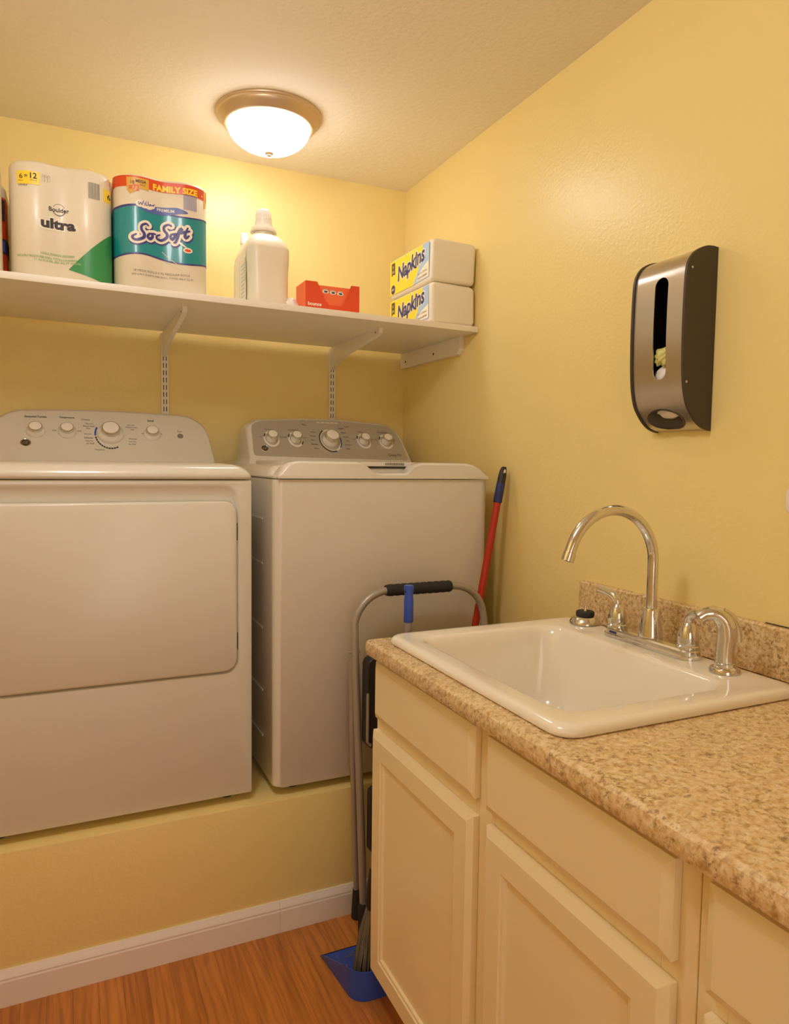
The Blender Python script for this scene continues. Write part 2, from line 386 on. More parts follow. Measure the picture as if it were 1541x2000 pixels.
# ------------------------------------------------------------------ packs of paper rolls on the shelf
class Pack:
    def __init__(s, x0, W, yf, D, z0, Ht, rolls=2, r=.055, dip=.012):
        s.x0, s.W, s.yf, s.D, s.z0, s.H, s.n, s.r, s.dip = x0, W, yf, D, z0, Ht, rolls, r, dip
        s.R = W/rolls/2
        pts = []
        N = 90
        for i in range(N+1):                            # front, left corner to right corner
            x = W*(.5-.5*math.cos(PI*i/N)); pts.append((x, s.front(x)))
        s.out = [(x0+x, yf+d) for x, d in pts]
        nb = 12
        for k in range(nb+1):
            a = PI/2*k/nb; s.out.append((x0+W-s.r*(1-math.cos(a)), yf+D-s.r+s.r*math.sin(a)))
        for k in range(nb+1):
            a = PI/2*(1-k/nb); s.out.append((x0+s.r*(1-math.cos(a)), yf+D-s.r+s.r*math.sin(a)))
    def front(s, x):
        x = min(max(x, 0), s.W); R = s.R
        k = min(int(x/(2*R)), s.n-1); cx = (2*k+1)*R; e = abs(x-cx)
        d = R-math.sqrt(max(R*R-e*e, 0))
        outer = (k == 0 and x < cx) or (k == s.n-1 and x > cx)
        if outer: return min(d*.9, R)
        return min(d, s.dip*(1-math.exp(-d/s.dip))) if d > 0 else 0
    def fn(s, eps):
        def f(x, z):                                   # x, z in world metres on the front of the pack
            lx_ = x-s.x0
            return Vector((x, s.yf+s.front(lx_)-eps, z))
        return f
    def body(s, parent, m):
        bm = new(); cx = s.x0+s.W/2; cy = s.yf+s.D/2
        def ring(ins, z):
            return [(cx+(x-cx)*(1-ins/(s.W/2)), cy+(y-cy)*(1-ins/(s.D/2)), z) for x, y in s.out]
        loft(bm, [ring(.006, s.z0), ring(0, s.z0+.008), ring(0, s.z0+s.H-.012), ring(.004, s.z0+s.H-.004), ring(.012, s.z0+s.H), ring(.03, s.z0+s.H)])
        return obj('rolls', bm, m, parent, ang=50)
    def band(s, bm, ztop, zbot, eps, mi=0, a0=0.0, a1=1.0, N=70):
        """strip round the front; ztop/zbot are functions of 0..1 across the pack"""
        rows = []
        for i in range(N+1):
            f = a0+(a1-a0)*(.5-.5*math.cos(PI*i/N)); x = s.x0+s.W*(.002+.996*f); y = s.yf+s.front(x-s.x0)-eps
            x += eps*(-1 if f < .02 else 1 if f > .98 else 0)
            zt, zb = ztop(f), zbot(f)
            rows.append([bm.verts.new((x, y, zb + (zt-zb)*k/6)) for k in range(7)])
        if a0 == 0.0:                                   # carry on round the left side
            rows.insert(0, [bm.verts.new((s.x0-eps, s.yf+s.D*.45, v.co.z)) for v in rows[0]])
        if a1 == 1.0:
            rows.append([bm.verts.new((s.x0+s.W+eps, s.yf+s.D*.45, v.co.z)) for v in rows[-1]])
        for a, b in zip(rows, rows[1:]):
            for k in range(6):
                f = bm.faces.new((a[k], b[k], b[k+1], a[k+1])); f.material_index = mi

# pack with the "ultra" print
t = thing('paper_towel_pack', 'white paper towel pack printed ultra with a green corner, on the shelf', 'paper towels', (-1.265, -.37, sz(-1.265)))
P = Pack(-1.392, .250, -.557, .37, sz(-1.265)+.0015, .297)
P.body(t, 'film')
F1, F2 = P.fn(.0008), P.fn(.0016)
def ua(u, v):                                           # layout of the print -> metres on the front
    uf, vf = u/6.7, v/6.7+310
    return (-1.381+.00121*(uf-25+.03*(vf-330)), 2.075-.0013*((vf-330)-.165*(uf-25)))
bm = new(); a, b = ua(362, 285); poly(bm, [(a-.026, b-.018), (a+.028, b-.018), (a+.028, b+.015), (a-.026, b+.015)], F1, 0, .004); obj('yellow_patch', bm, 'yellow', t)
bm = new()
text(bm, '6', F2, *ua(272, 262), height=.0125, mi=0); text(bm, '=', F2, *ua(335, 268), width=.007, bold=.02); text(bm, '12', F2, *ua(435, 276), height=.0145, bold=.02)
text(bm, 'DOUBLE', F2, *ua(292, 381), width=.021, bold=.01); text(bm, 'ROLLS', F2, *ua(268, 320), width=.010); text(bm, 'REGULAR', F2, *ua(432, 335), width=.016)
text(bm, 'Boulder', F2, *ua(745, 715), width=.048, bold=.015, grid=.004)
obj('small_lettering', bm, 'ink', t, flat=True)
bm = new()
for k in range(3):
    a, b = ua(560+k*36, 310+k*5); ring2d(bm, a, b+.007, .0026, .0030, F2, n=12)
    poly(bm, [(a-.003, b-.008), (a-.0026, b-.008), (a-.0026, b+.007), (a-.003, b+.007)], F2); poly(bm, [(a+.0026, b-.008), (a+.003, b-.008), (a+.003, b+.007), (a+.0026, b+.007)], F2)
obj('roll_drawing', bm, 'inkgrey', t, flat=True)
bm = new(); a, b = ua(745, 712)
ring2d(bm, a, b, .0135, .0160, F1, t0=200, t1=340, n=20); ring2d(bm, a, b+.001, .0135, .0145, F1, t0=20, t1=160, n=20)
obj('round_emblem', bm, 'inkgrey', t, flat=True)
a, b = ua(728, 905)
bm = new(); text(bm, 'ultra', F1, a+.001, b-.001, width=.095, height=.037, bold=.085, grid=.004); obj('lettering_outline', bm, 'cream', t, flat=True)
bm = new(); text(bm, 'ultra', F2, a, b, width=.083, height=.027, bold=.045, grid=.004); obj('lettering', bm, 'ink', t, flat=True)
bm = new(); a, b = ua(1225, 482); x = a-.014
while x < a+.014:
    wd = random.choice((.0005, .0009, .0014)); poly(bm, [(x, b-.021), (x+wd, b-.021), (x+wd, b+.021), (x, b+.021)], F2); x += wd+random.choice((.0006, .0009))
obj('barcode', bm, 'inkgrey', t, flat=True)
bm = new()
for uu, vv, s, wd in ((700, 1315, '6 ROLLS, STRONG & ABSORBENT', .082), (560, 1345, '103 2-PLY SHEETS PER ROLL, TOTAL 618 SHEETS', .142), (700, 1410, '11 IN X 6 IN, 283 SQ FT TOTAL', .112)):
    text(bm, s, F2, *ua(uu, vv), width=wd, height=.0066, bold=.035, grid=.004)
obj('green_lettering', bm, 'lime', t, flat=True)
bm = new(); z0 = P.z0
gz = lambda f: max(0, (f-.56))/.44; P.band(bm, lambda f: z0+.030+.112*gz(f)**.95, lambda f: z0+.029-.026*min(1, gz(f)*1.3), .001, 0, .56, 1.0, 50); obj('green_corner', bm, 'green', t)
bm = new(); a = P.x0+P.W*.955; poly(bm, [(a-.010, z0+.222), (a+.0085, z0+.222), (a+.0085, z0+.256), (a-.010, z0+.256)], F1, 0, .002); obj('side_patch', bm, 'yellow', t)
bm = new(); text(bm, '6', F2, a+.004, z0+.239, height=.014, bold=.02); obj('side_number', bm, 'ink', t, flat=True)

# pack of toilet paper
t = thing('toilet_paper_pack', 'teal banded toilet paper pack printed So Soft under an orange FAMILY SIZE strip', 'toilet paper', (-1.01, -.37, sz(-1.01)))
P = Pack(-1.137, .252, -.560, .37, sz(-1.01)+.0015, .309)
P.body(t, 'film')
F1, F2, F3, F4 = P.fn(.0012), P.fn(.0018), P.fn(.0024), P.fn(.0030)
def ta(u, v):
    uf, vf = u/6.7+200, v/6.7+330
    z = 2.078-.001374*((vf-355)-.165*(uf-228)); return (-1.132+.001368*(uf-228), z+.05*(z-1.93))
z0 = P.z0
def wavy(f): return .010*math.sin(2*PI*(f+.08))
bt = lambda f: z0+.217+.008*math.sin(2*PI*f); bb = lambda f: z0+.087+.006*f+.009*math.sin(2*PI*f)
bm = new(); P.band(bm, bt, bb, .0006); obj('teal_band', bm, 'teal', t)
bm = new(); P.band(bm, lambda f: bt(f)+.002, lambda f: bt(f)-.004*(1-.6*f), .0010); P.band(bm, bb, lambda f: bb(f)-.0045, .0010); obj('band_edges', bm, 'purple', t)
bm = new(); P.band(bm, lambda f: z0+.302-.003*f, lambda f: z0+.273-.003*f, .0008); obj('orange_strip', bm, 'orange', t)
bm = new(); a, b = ta(465, 240)
poly(bm, [(a-.030, b+.015), (a+.028, b+.014), (a+.028, b-.016), (a+.002, b-.014), (a-.014, b-.026), (a-.022, b-.030), (a-.029, b-.020)], F1, 0, .004); obj('gold_patch', bm, 'gold', t)
bm = new(); a2 = P.x0+P.W*.985
poly(bm, [(a2-.007, z0+.248), (a2+.002, z0+.258), (a2+.003, z0+.298), (a2-.007, z0+.298)], F1, 0, .001); obj('gold_tab', bm, 'gold', t)
bm = new(); text(bm, '18', F2, *ta(392, 222), height=.009); text(bm, 'MEGA', F2, *ta(500, 222), height=.008, width=.028, bold=.02); text(bm, 'ROLLS', F2, *ta(520, 268), width=.014); obj('small_lettering', bm, 'ink', t, flat=True)
bm = new(); text(bm, '=72', F2, *ta(410, 290), height=.017, width=.026, bold=.03); obj('red_number', bm, 'orange', t, flat=True)
bm = new(); text(bm, 'FAMILY SIZE', F2, *ta(950, 325), width=.120, height=.0175, bold=.045, grid=.004); poly(bm, disc2d(*ta(1315, 392), .0022), F2); obj('yellow_lettering', bm, 'yellow', t, flat=True)
# periwinkle swoosh with PREMIUM
bm = new(); ribbon(bm, [ta(470, 530), ta(600, 560), ta(800, 585), ta(960, 590), ta(1100, 625)], [.006, .019, .022, .018, .004], F1); obj('swoosh', bm, 'periw', t, flat=True)
bm = new(); text(bm, 'PREMIUM', F2, *ta(818, 576), width=.046, bold=.012, grid=.004); obj('premium_lettering', bm, 'cream', t, flat=True)
bm = new()
for u, v, r in ((480, 490, .011), (540, 505, .012), (600, 520, .012), (640, 525, .008)): poly(bm, disc2d(*ta(u, v), r, r*.85), F2, 0, .004)
obj('name_cloud', bm, 'cream', t, flat=True)
bm = new()
def scr(strokes, wid, fn, off=(0, 0), layer=ta):
    for st in strokes: ribbon(bm, [tuple(c+o for c, o in zip(layer(*p), off)) for p in st], wid, fn, sub=5)
scr([[(462, 468), (472, 505), (492, 478), (508, 508), (530, 462)], [(545, 485), (545, 515)], [(562, 468), (562, 512), (575, 518)], [(590, 470), (588, 515)], [(612, 500), (602, 515), (615, 522), (622, 506), (612, 500)], [(632, 505), (640, 520), (652, 508), (658, 522), (672, 500)]], [.0016, .0020], F3); 
obj('name_lettering', bm, 'purple', t, flat=True)
SOS = [[(590, 768), (560, 745), (505, 765), (500, 815), (535, 870), (525, 915), (450, 940), (395, 925), (382, 890), (430, 868)],
       [(640, 868), (600, 870), (580, 905), (610, 932), (645, 905), (640, 868), (680, 872)],
       [(890, 775), (850, 755), (800, 775), (795, 820), (835, 875), (825, 920), (760, 950), (705, 930), (700, 895), (740, 880)],
       [(925, 880), (890, 885), (880, 920), (905, 945), (935, 915), (925, 880), (960, 885)],
       [(1035, 835), (1010, 820), (985, 860), (970, 930), (945, 985), (925, 990)], [(960, 880), (1040, 872), (1130, 860)],
       [(1105, 820), (1080, 870), (1065, 925), (1085, 945), (1120, 920)]]
bm = new(); scr(SOS, [.0225, .0225], F1, (.002, -.003)); obj('lettering_shadow', bm, 'purple', t, flat=True)
bm = new(); scr(SOS, [.0195, .0195], F2); obj('lettering_outline', bm, 'cream', t, flat=True)
bm = new(); scr(SOS, [.0045, .0085, .0045], F4); obj('lettering', bm, 'purple', t, flat=True)
bm = new(); poly(bm, disc2d(*ta(1105, 1105), .013, .0075), F2, 0, .004); obj('little_badge', bm, 'cream', t, flat=True)
bm = new(); poly(bm, disc2d(*ta(1105, 1105), .009, .0040), F3, 0, .004); obj('badge_centre', bm, 'orange', t, flat=True)
bm = new(); a, b = ta(1140, 490); x = a-.018
while x < a+.018:
    poly(bm, [(x, b-.022), (x+.0008, b-.022), (x+.0008, b+.020), (x, b+.020)], F1); x += .0021
obj('barcode', bm, 'periw', t, flat=True)
bm = new()
text(bm, '18 MEGA ROLLS = 72 REGULAR ROLLS', F2, *ta(760, 1372), width=.150, height=.0058, grid=.004)
text(bm, '299 2-PLY SHEETS PER ROLL, TOTAL 466.0 SQ FT', F2, *ta(775, 1425), width=.165, height=.0058, grid=.004)
obj('fine_print', bm, 'inkgrey', t, flat=True)
bm = new(); ribbon(bm, [ta(770, 1100), ta(900, 1220), ta(1080, 1360)], [.0016, .0008], F3); ribbon(bm, [ta(790, 1215), ta(1080, 1385)], [.0012, .0008], F3); ribbon(bm, [ta(920, 930), ta(1010, 1010), ta(1110, 1090)], [.008, .003], F3)
obj('film_crease', bm, 'film', t, flat=True)

# red pack squeezed in behind, and the white roll pack at the very left
t = thing('red_paper_pack', 'red and black printed roll pack half hidden left of the ultra paper towels', 'paper towels', (-1.49, -.30, sz(-1.49)))
P = Pack(-1.530, .125, -.455, .25, sz(-1.49)+.0015, .265, rolls=1, r=.05)
P.body(t, 'film')
bm = new(); z0 = P.z0; P.band(bm, lambda f: z0+.228, lambda f: z0+.004, .0006); obj('red_print', bm, 'orange', t)
bm = new(); P.band(bm, lambda f: z0+.222, lambda f: z0+.165, .0012, 0, .62, .98, 24); P.band(bm, lambda f: z0+.004+.030*max(0, 1-f), lambda f: z0+.003, .0012); P.band(bm, lambda f: z0+.118, lambda f: z0+.078, .0012, 0, .3, 1.0); obj('black_print', bm, 'ink', t)
bm = new(); P.band(bm, lambda f: z0+.112, lambda f: z0+.084, .0018, 0, .35, .97, 24); obj('silver_print', bm, 'periw', t)
bm = new(); text(bm, 'ION', P.fn(.0024), -1.440, z0+.098, height=.013, bold=.03, grid=.002); obj('lettering', bm, 'ink', t, flat=True)
t = thing('paper_roll', 'plain white wrapped paper roll cut off by the left edge of the photo', 'paper roll', (-1.475, -.54, sz(-1.475)))
bm = new(); lathe(bm, [(.05, 0), (.055, .004), (.056, .01), (.056, .258), (.054, .268), (.046, .272), (.018, .272), (.018, .262)], (-1.464, -.530, sz(-1.475)+.0015), n=48); obj('roll', bm, 'film', t, ang=45)
bm = new(); lathe(bm, [(.017, .2), (.019, .2), (.019, .2735), (.017, .2735)], (-1.464, -.530, sz(-1.475)+.0015), n=24); obj('core', bm, 'cream', t)

# ------------------------------------------------------------------ detergent jugs
def jug(x0, x1, y0, y1, z0, hs, label, cat, nx, ny, full=True):
    t = thing('detergent_jug', label, cat, ((x0+x1)/2, (y0+y1)/2, z0))
    bm = new(); r = .034; L = []
    def ring(f, z):
        c0, c1 = (x0+x1)/2, (y0+y1)/2; hx, hy = (x1-x0)/2, (y1-y0)/2
        cx, cy = c0+(nx-c0)*f, c1+(ny-c1)*f
        kx, ky = hx*(1-f)+.032*f, hy*(1-f)+.032*f
        return rr_z(cx-kx, cx+kx, cy-ky, cy+ky, r*(1-f)+.0319*f, z, 8)
    def ins(d, z): return rr_z(x0+d, x1-d, y0+d, y1-d, r, z, 8)
    L = [ins(.008, z0), ins(.001, z0+.008), ins(.003, z0+.05), ins(.0025, z0+.11), ins(0, hs-.03), ins(0, hs)]
    dz = .055
    for f, h in ((.04, .12), (.12, .30), (.26, .50), (.45, .70), (.68, .86), (.88, .96), (1, 1.0)): L.append(ring(f, hs+dz*h))
    L.append(ring(1, hs+dz+.010))
    loft(bm, L); obj('body', bm, 'jug', t, ang=60)
    zc = hs+dz+.008
    bm = new(); lathe(bm, [(.030, 0), (.041, .0), (.041, .004), (.038, .011), (.036, .016), (.024, .017)], (nx, ny, zc), n=36); obj('pouring_collar', bm, 'jug', t, ang=40)
    bm = new(); lathe(bm, [(.0285, 0), (.0285, .009), (.0262, .010), (.0268, .018), (.0250, .019), (.0256, .027), (.0245, .028), (.0242, .042), (.0215, .051), (.014, .0565), (.001, .058)], (nx, ny, zc+.016), n=36); obj('cap', bm, 'cap', t, ang=30)
    # moulded handle at the back
    bm = new(); tube(bm, smooth_path([((x0+x1)/2, y1-.03, hs+.015), ((x0+x1)/2, y1+.005, hs+.012), ((x0+x1)/2, y1+.022, hs-.03), ((x0+x1)/2, y1+.022, hs-.10), ((x0+x1)/2, y1-.004, hs-.145)]), .013, 12); obj('handle', bm, 'jug', t, ang=60)
    return t
jz = sz(-.69)+.0015
t = jug(-.757, -.625, -.505, -.285, jz, 1.975, 'large white detergent jug turned narrow side out, beside the red box', 'detergent jug', -.692, -.42)
xw = -.757-.0012
fs = lambda a, b: Vector((xw, a, b))
bm = new(); poly(bm, [(-.466, jz+.012), (-.318, jz+.012), (-.318, jz+.165), (-.34, jz+.176), (-.466, jz+.176)], fs); obj('side_label', bm, 'cream', t, flat=True)
fs2 = lambda a, b: Vector((xw-.0006, a, b))
bm = new()
for k in range(9): poly(bm, [(-.452+.004*(k % 3), jz+.04+.012*k), (-.40, jz+.04+.012*k), (-.40, jz+.043+.012*k), (-.452+.004*(k % 3), jz+.043+.012*k)], fs2)
obj('label_print', bm, 'sky', t, flat=True)
bm = new(); text(bm, 'FREE & CLEAR', fs2, -.455, jz+.12, width=.07, rot=PI/2); poly(bm, [(-.38, jz+.02), (-.379, jz+.02), (-.379, jz+.16), (-.38, jz+.16)], fs2); obj('label_lettering', bm, 'inkgrey', t, flat=True)
t2 = thing('small_bottle', 'white capped bottle hidden behind the large detergent jug, only its tip showing', 'bottle', (-.700, -.2, sz(-.700)))
bz = sz(-.700)+.0015
bm = new(); lathe(bm, [(.033, 0), (.036, .004), (.036, .19), (.032, .215), (.02, .245), (.013, .26), (.013, .275)], (-.700, -.195, bz), n=32); obj('body', bm, 'jug', t2, ang=50)
bm = new(); lathe(bm, [(.0145, .27), (.015, .274), (.0135, .302), (.011, .305), (.002, .306)], (-.700, -.195, bz), n=28); obj('cap', bm, 'cap', t2)

# ------------------------------------------------------------------ dryer sheet box
t = thing('dryer_sheet_box', 'open orange-red dryer sheet box lettered bounce, on the shelf', 'box', (-.495, -.47, sz(-.495)))
bx0, bx1, by0, by1, bz = -.588, -.409, -.528, -.43, sz(-.495)+.001
hh = .092
fb = lambda a, b, d: (a, d, b)
front = [(bx0, bz), (bx1, bz), (bx1, bz+hh), (bx1-.028, bz+hh), (bx1-.052, bz+.034), (bx1-.062, bz+.024), (bx0+.078, bz+.024), (bx0+.068, bz+.034), (bx0+.038, bz+hh), (bx0, bz+hh)]
bm = new(); prism(bm, front, fb, by0, by0+.0012); obj('front_panel', bm, 'boxred', t)
bm = new(); box(bm, bx0, bx1, by1-.0012, by1, bz, bz+hh); box(bm, bx0+.0012, bx1-.0012, by0+.0012, by1-.0012, bz, bz+.0012); obj('back_and_base', bm, 'boxred', t)
for xx in (bx0, bx1-.0012):
    bm = new(); box(bm, xx, xx+.0012, by0+.0013, by1-.0013, bz+.0012, bz+hh); obj('side_panel', bm, 'boxlite', t)
tong = [(bx0+.036, bz+.0845), (bx1-.028, bz+.0845), (bx1-.040, bz+.050), (bx1-.052, bz+.012), (bx0+.070, bz+.012), (bx0+.056, bz+.050)]
bm = new(); prism(bm, tong, lambda a, b, d: (a, d+.006*(b-bz)/.08, b), by0+.004, by0+.0052); tg = obj('inner_flap', bm, 'boxlite', t)
bm = new(); fl = lambda e: (lambda a, b: Vector((a, by0+.004+.006*(b-bz)/.08-e, b)))
for k in range(3):
    a, b = bx0+.068+.0245*k, bz+.067-.001*k
    poly(bm, [(a+.0105*math.cos(q), b-.002+.0095*math.sin(q)*(1 if math.sin(q) > 0 else .45)) for q in [2*PI*i/24 for i in range(24)]], fl(.0006))
obj('white_badges', bm, 'cream', tg, flat=True)
bm = new()
for k in range(3):
    a, b = bx0+.068+.0245*k, bz+.067-.001*k
    poly(bm, disc2d(a+.001, b-.001, .006, .0028, 16), fl(.0011)); ring2d(bm, a, b-.001, .0058, .0068, fl(.0011), t0=20, t1=160, n=12)
obj('badge_print', bm, 'navy', tg, flat=True)
bm = new(); text(bm, 'bounce', lambda a, b: Vector((a, by0-.0006, b)), bx0+.030, bz+.0235, width=.044, bold=.03); obj('lettering', bm, 'cream', t, flat=True)
bm = new(); bmesh.ops.create_icosphere(bm, subdivisions=3, radius=1)
for v in bm.verts:
    k = 1+.22*math.sin(9*v.co.x+4*v.co.z)*math.cos(7*v.co.y+3*v.co.x)
    v.co = Vector((v.co.x*.024*k, v.co.y*.028*k, max(v.co.z, -.55)*.026*k))
zlow = min(v.co.z for v in bm.verts)
for v in bm.verts: v.co += Vector((-.622, -.475, sz(-.622)+.0012-zlow))
tag(obj('dryer_sheet', bm, 'sheet', ang=70), 'crumpled white dryer sheet left of the orange-red box', 'dryer sheet')

# ------------------------------------------------------------------ napkin packs
def napkins(z0, Ht, label, shift=0.0, badge=True):
    x0, x1, y0, y1 = -.172+shift, -.008, -.572, -.238
    t = thing('napkin_pack', label, 'napkins', ((x0+x1)/2, (y0+y1)/2, z0), 'napkin packs at the shelf end')
    bm = new(); L = []
    for ins, z in ((.008, z0), (.002, z0+.004), (0, z0+.012), (0, z0+Ht-.016), (.003, z0+Ht-.006), (.010, z0+Ht-.001), (.03, z0+Ht)):
        L.append([(x + .0016*math.sin(70*y+20*z), y + .002*math.sin(60*x+30*z), z-(.004 if z > z0+Ht*.8 and x > -.05 else 0)) for x, y in rrect(x0+ins, x1-ins, y0+ins, y1-ins, .012, 8)])
    loft(bm, L); obj('wrapped_stack', bm, 'tissue', t, ang=50)
    f = lambda e: (lambda a, b: Vector((x0 - .0018 - e, -a, b)))     # a runs from the back (left in view) to the front
    a0, a1 = .245, .560
    zb, zt = z0+.012, z0+Ht-.010
    bm = new(); poly(bm, [(a0, zb), (a0+.205, zb), (a0+.225, zb+.035), (a0+.25, zt-.035), (a0+.265, zt), (a0, zt)], f(0)); obj('yellow_print', bm, 'yellow', t, flat=True)
    bm = new(); poly(bm, [(a0+.19, zb), (a1-.006, zb+.004), (a1-.006, zt), (a0+.265, zt), (a0+.25, zt-.035), (a0+.225, zb+.035)], f(.0002)); obj('blue_print', bm, 'sky', t, flat=True)
    bm = new(); poly(bm, [(a0+.218, zb+.006), (a1-.008, zb+.006), (a1-.008, zt-.06), (a0+.262, zt-.075), (a0+.238, zb+.03)], f(.0005)); text(bm, 'Napkins', f(.0005), a0+.172, z0+Ht*.58, width=.228, height=.076, bold=.07, shear=.25, rot=.13); obj('lettering_outline', bm, 'cream', t, flat=True)
    bm = new(); text(bm, 'Napkins', f(.0011), a0+.172, z0+Ht*.58, width=.215, height=.068, bold=.025, shear=.25, rot=.13)
    if badge: ring2d(bm, a0+.028, z0+.030, 0, .0165, f(.0006), n=28)
    obj('lettering', bm, 'navy', t, flat=True)
    bm = new(); text(bm, 'SOFT & STRONG', f(.0011), a0+.262, z0+.040, width=.070, rot=.05); text(bm, 'LUNCH & DINNER', f(.0011), a0+.262, z0+.026, width=.070, bold=.02, rot=.05); obj('fine_print', bm, 'inkgrey', t, flat=True)
    bm = new(); b0 = zt-.052
    poly(bm, [(a0+.014, b0), (a0+.028, b0+.006), (a0+.042, b0+.003), (a0+.042, b0+.046), (a0+.014, b0+.046)], f(.0006)); obj('brown_tag', bm, 'brown', t, flat=True)
    bm = new(); text(bm, 'V', f(.0011), a0+.028, b0+.031, height=.010, bold=.03); text(bm, '200', f(.0011), a0+.028, b0+.015, width=.018)
    if badge: text(bm, '1-PLY', f(.0012), a0+.028, z0+.030, width=.024, bold=.02)
    obj('tag_lettering', bm, 'cream', t, flat=True)
    return t
nz0 = sz(-.09)+.0015
napkins(nz0, .134, 'white napkin pack lying directly on the shelf, lower of the two', badge=False)
napkins(nz0+.1345, .140, 'white napkin pack on top of the other, bulging film with round badge', -.001)

# ------------------------------------------------------------------ laundry machines
def cover_loops(x0, x1, y0, y1, z0, levels, r=.02):
    return [rr_z(x0+ix, x1-ix, y0+iy, y1-.002*0, max(r-ix*.2, .006), z0+dz, 6) for ix, iy, dz in levels]
def plane_fn(y0, z0, e=0.0):
    n_ = Vector((0, -.14, .12)).normalized()
    def f(x, z):
        k = (z-z0)/.14
        return Vector((x, y0+.12*k, z)) + n_*e
    return f
NRM = Vector((0, -.14, .12)).normalized()
def console(parent, outl, y0, z0, yb, name, m):
    """outl = points (x, z) on the sloping front plane"""
    f = plane_fn(y0, z0); cx = sum(p[0] for p in outl)/len(outl); cz = sum(p[1] for p in outl)/len(outl)
    bm = new()
    def ins(d): 
        out = []
        for x, z in outl:
            out.append((x + d*(-1 if x > cx else 1)*min(1, abs(x-cx)/.05), z - d*.9*(1 if z > cz else 0)))
        return out
    back = [(x, yb, z) for x, z in ins(.004)]
    L = [back, [(f(x, z).x, min(f(x, z).y+.020, yb-.002), z) for x, z in outl]]
    for d, e in ((.0, -.010), (.0025, -.003), (.007, 0.0)):
        L.append([f(x, z) + NRM*e for x, z in ins(d)])
    loft(bm, L); return obj(name, bm, m, parent, ang=40)
def round_poly(pts, r, n=6):
    out = []; N = len(pts)
    for i in range(N):
        p = Vector(pts[i]); a = Vector(pts[i-1]); b = Vector(pts[(i+1) % N])
        rr = r[i] if isinstance(r, (list, tuple)) else r
        da, db = (a-p), (b-p); k = min(rr, da.length*.45, db.length*.45)
        if k < 1e-5: out.append(tuple(p)); continue
        s, e = p+da.normalized()*k, p+db.normalized()*k
        for j in range(n+1):
            t_ = j/n; out.append(tuple((1-t_)**2*s + 2*t_*(1-t_)*p + t_*t_*e))
    return out
def knob(parent, x, z, y0, z0, rb, rc, h, dial=False):
    c = plane_fn(y0, z0)(x, z)
    bm = new(); lathe(bm, [(rb, 0), (rb, h*.18), (rb*.97, h*.34), (rc*1.08, h*.62), (rc*1.0, h*.70)], c, NRM, 36); k = obj('knob', bm, 'knob', parent, ang=50)
    bm = new(); lathe(bm, [(rc*1.04, h*.56), (rc*1.17, h*.64), (rc*1.16, h*.86), (rc*1.04, h*.97), (rc*.90, h*.97)], c, NRM, 36); obj('chrome_ring', bm, 'chromering', k, ang=50)
    bm = new(); lathe(bm, [(rc*.93, h*.80), (rc*.93, h*.985), (rc*.86, h), (.001, h*1.01)], c, NRM, 36); obj('knob_face', bm, 'knob', k, ang=50)
    return k
def emblem(parent, x, z, y0, z0, r):
    c = plane_fn(y0, z0)(x, z)
    bm = new(); lathe(bm, [(r, 0), (r, .0015), (r*.93, .0022), (r*.86, .0016)], c, NRM, 32); e = obj('emblem', bm, 'chromering', parent)
    bm = new(); lathe(bm, [(r*.88, 0), (r*.88, .0017), (.0005, .0019)], c, NRM, 32); obj('emblem_field', bm, 'badge', e)
    bm = new(); f = plane_fn(y0, z0, .0026); text(bm, 'GE', f, x, z, width=r*1.0, shear=.3); ring2d(bm, x, z, r*.70, r*.76, f, n=28); obj('emblem_lettering', bm, 'chromering', e, flat=True)

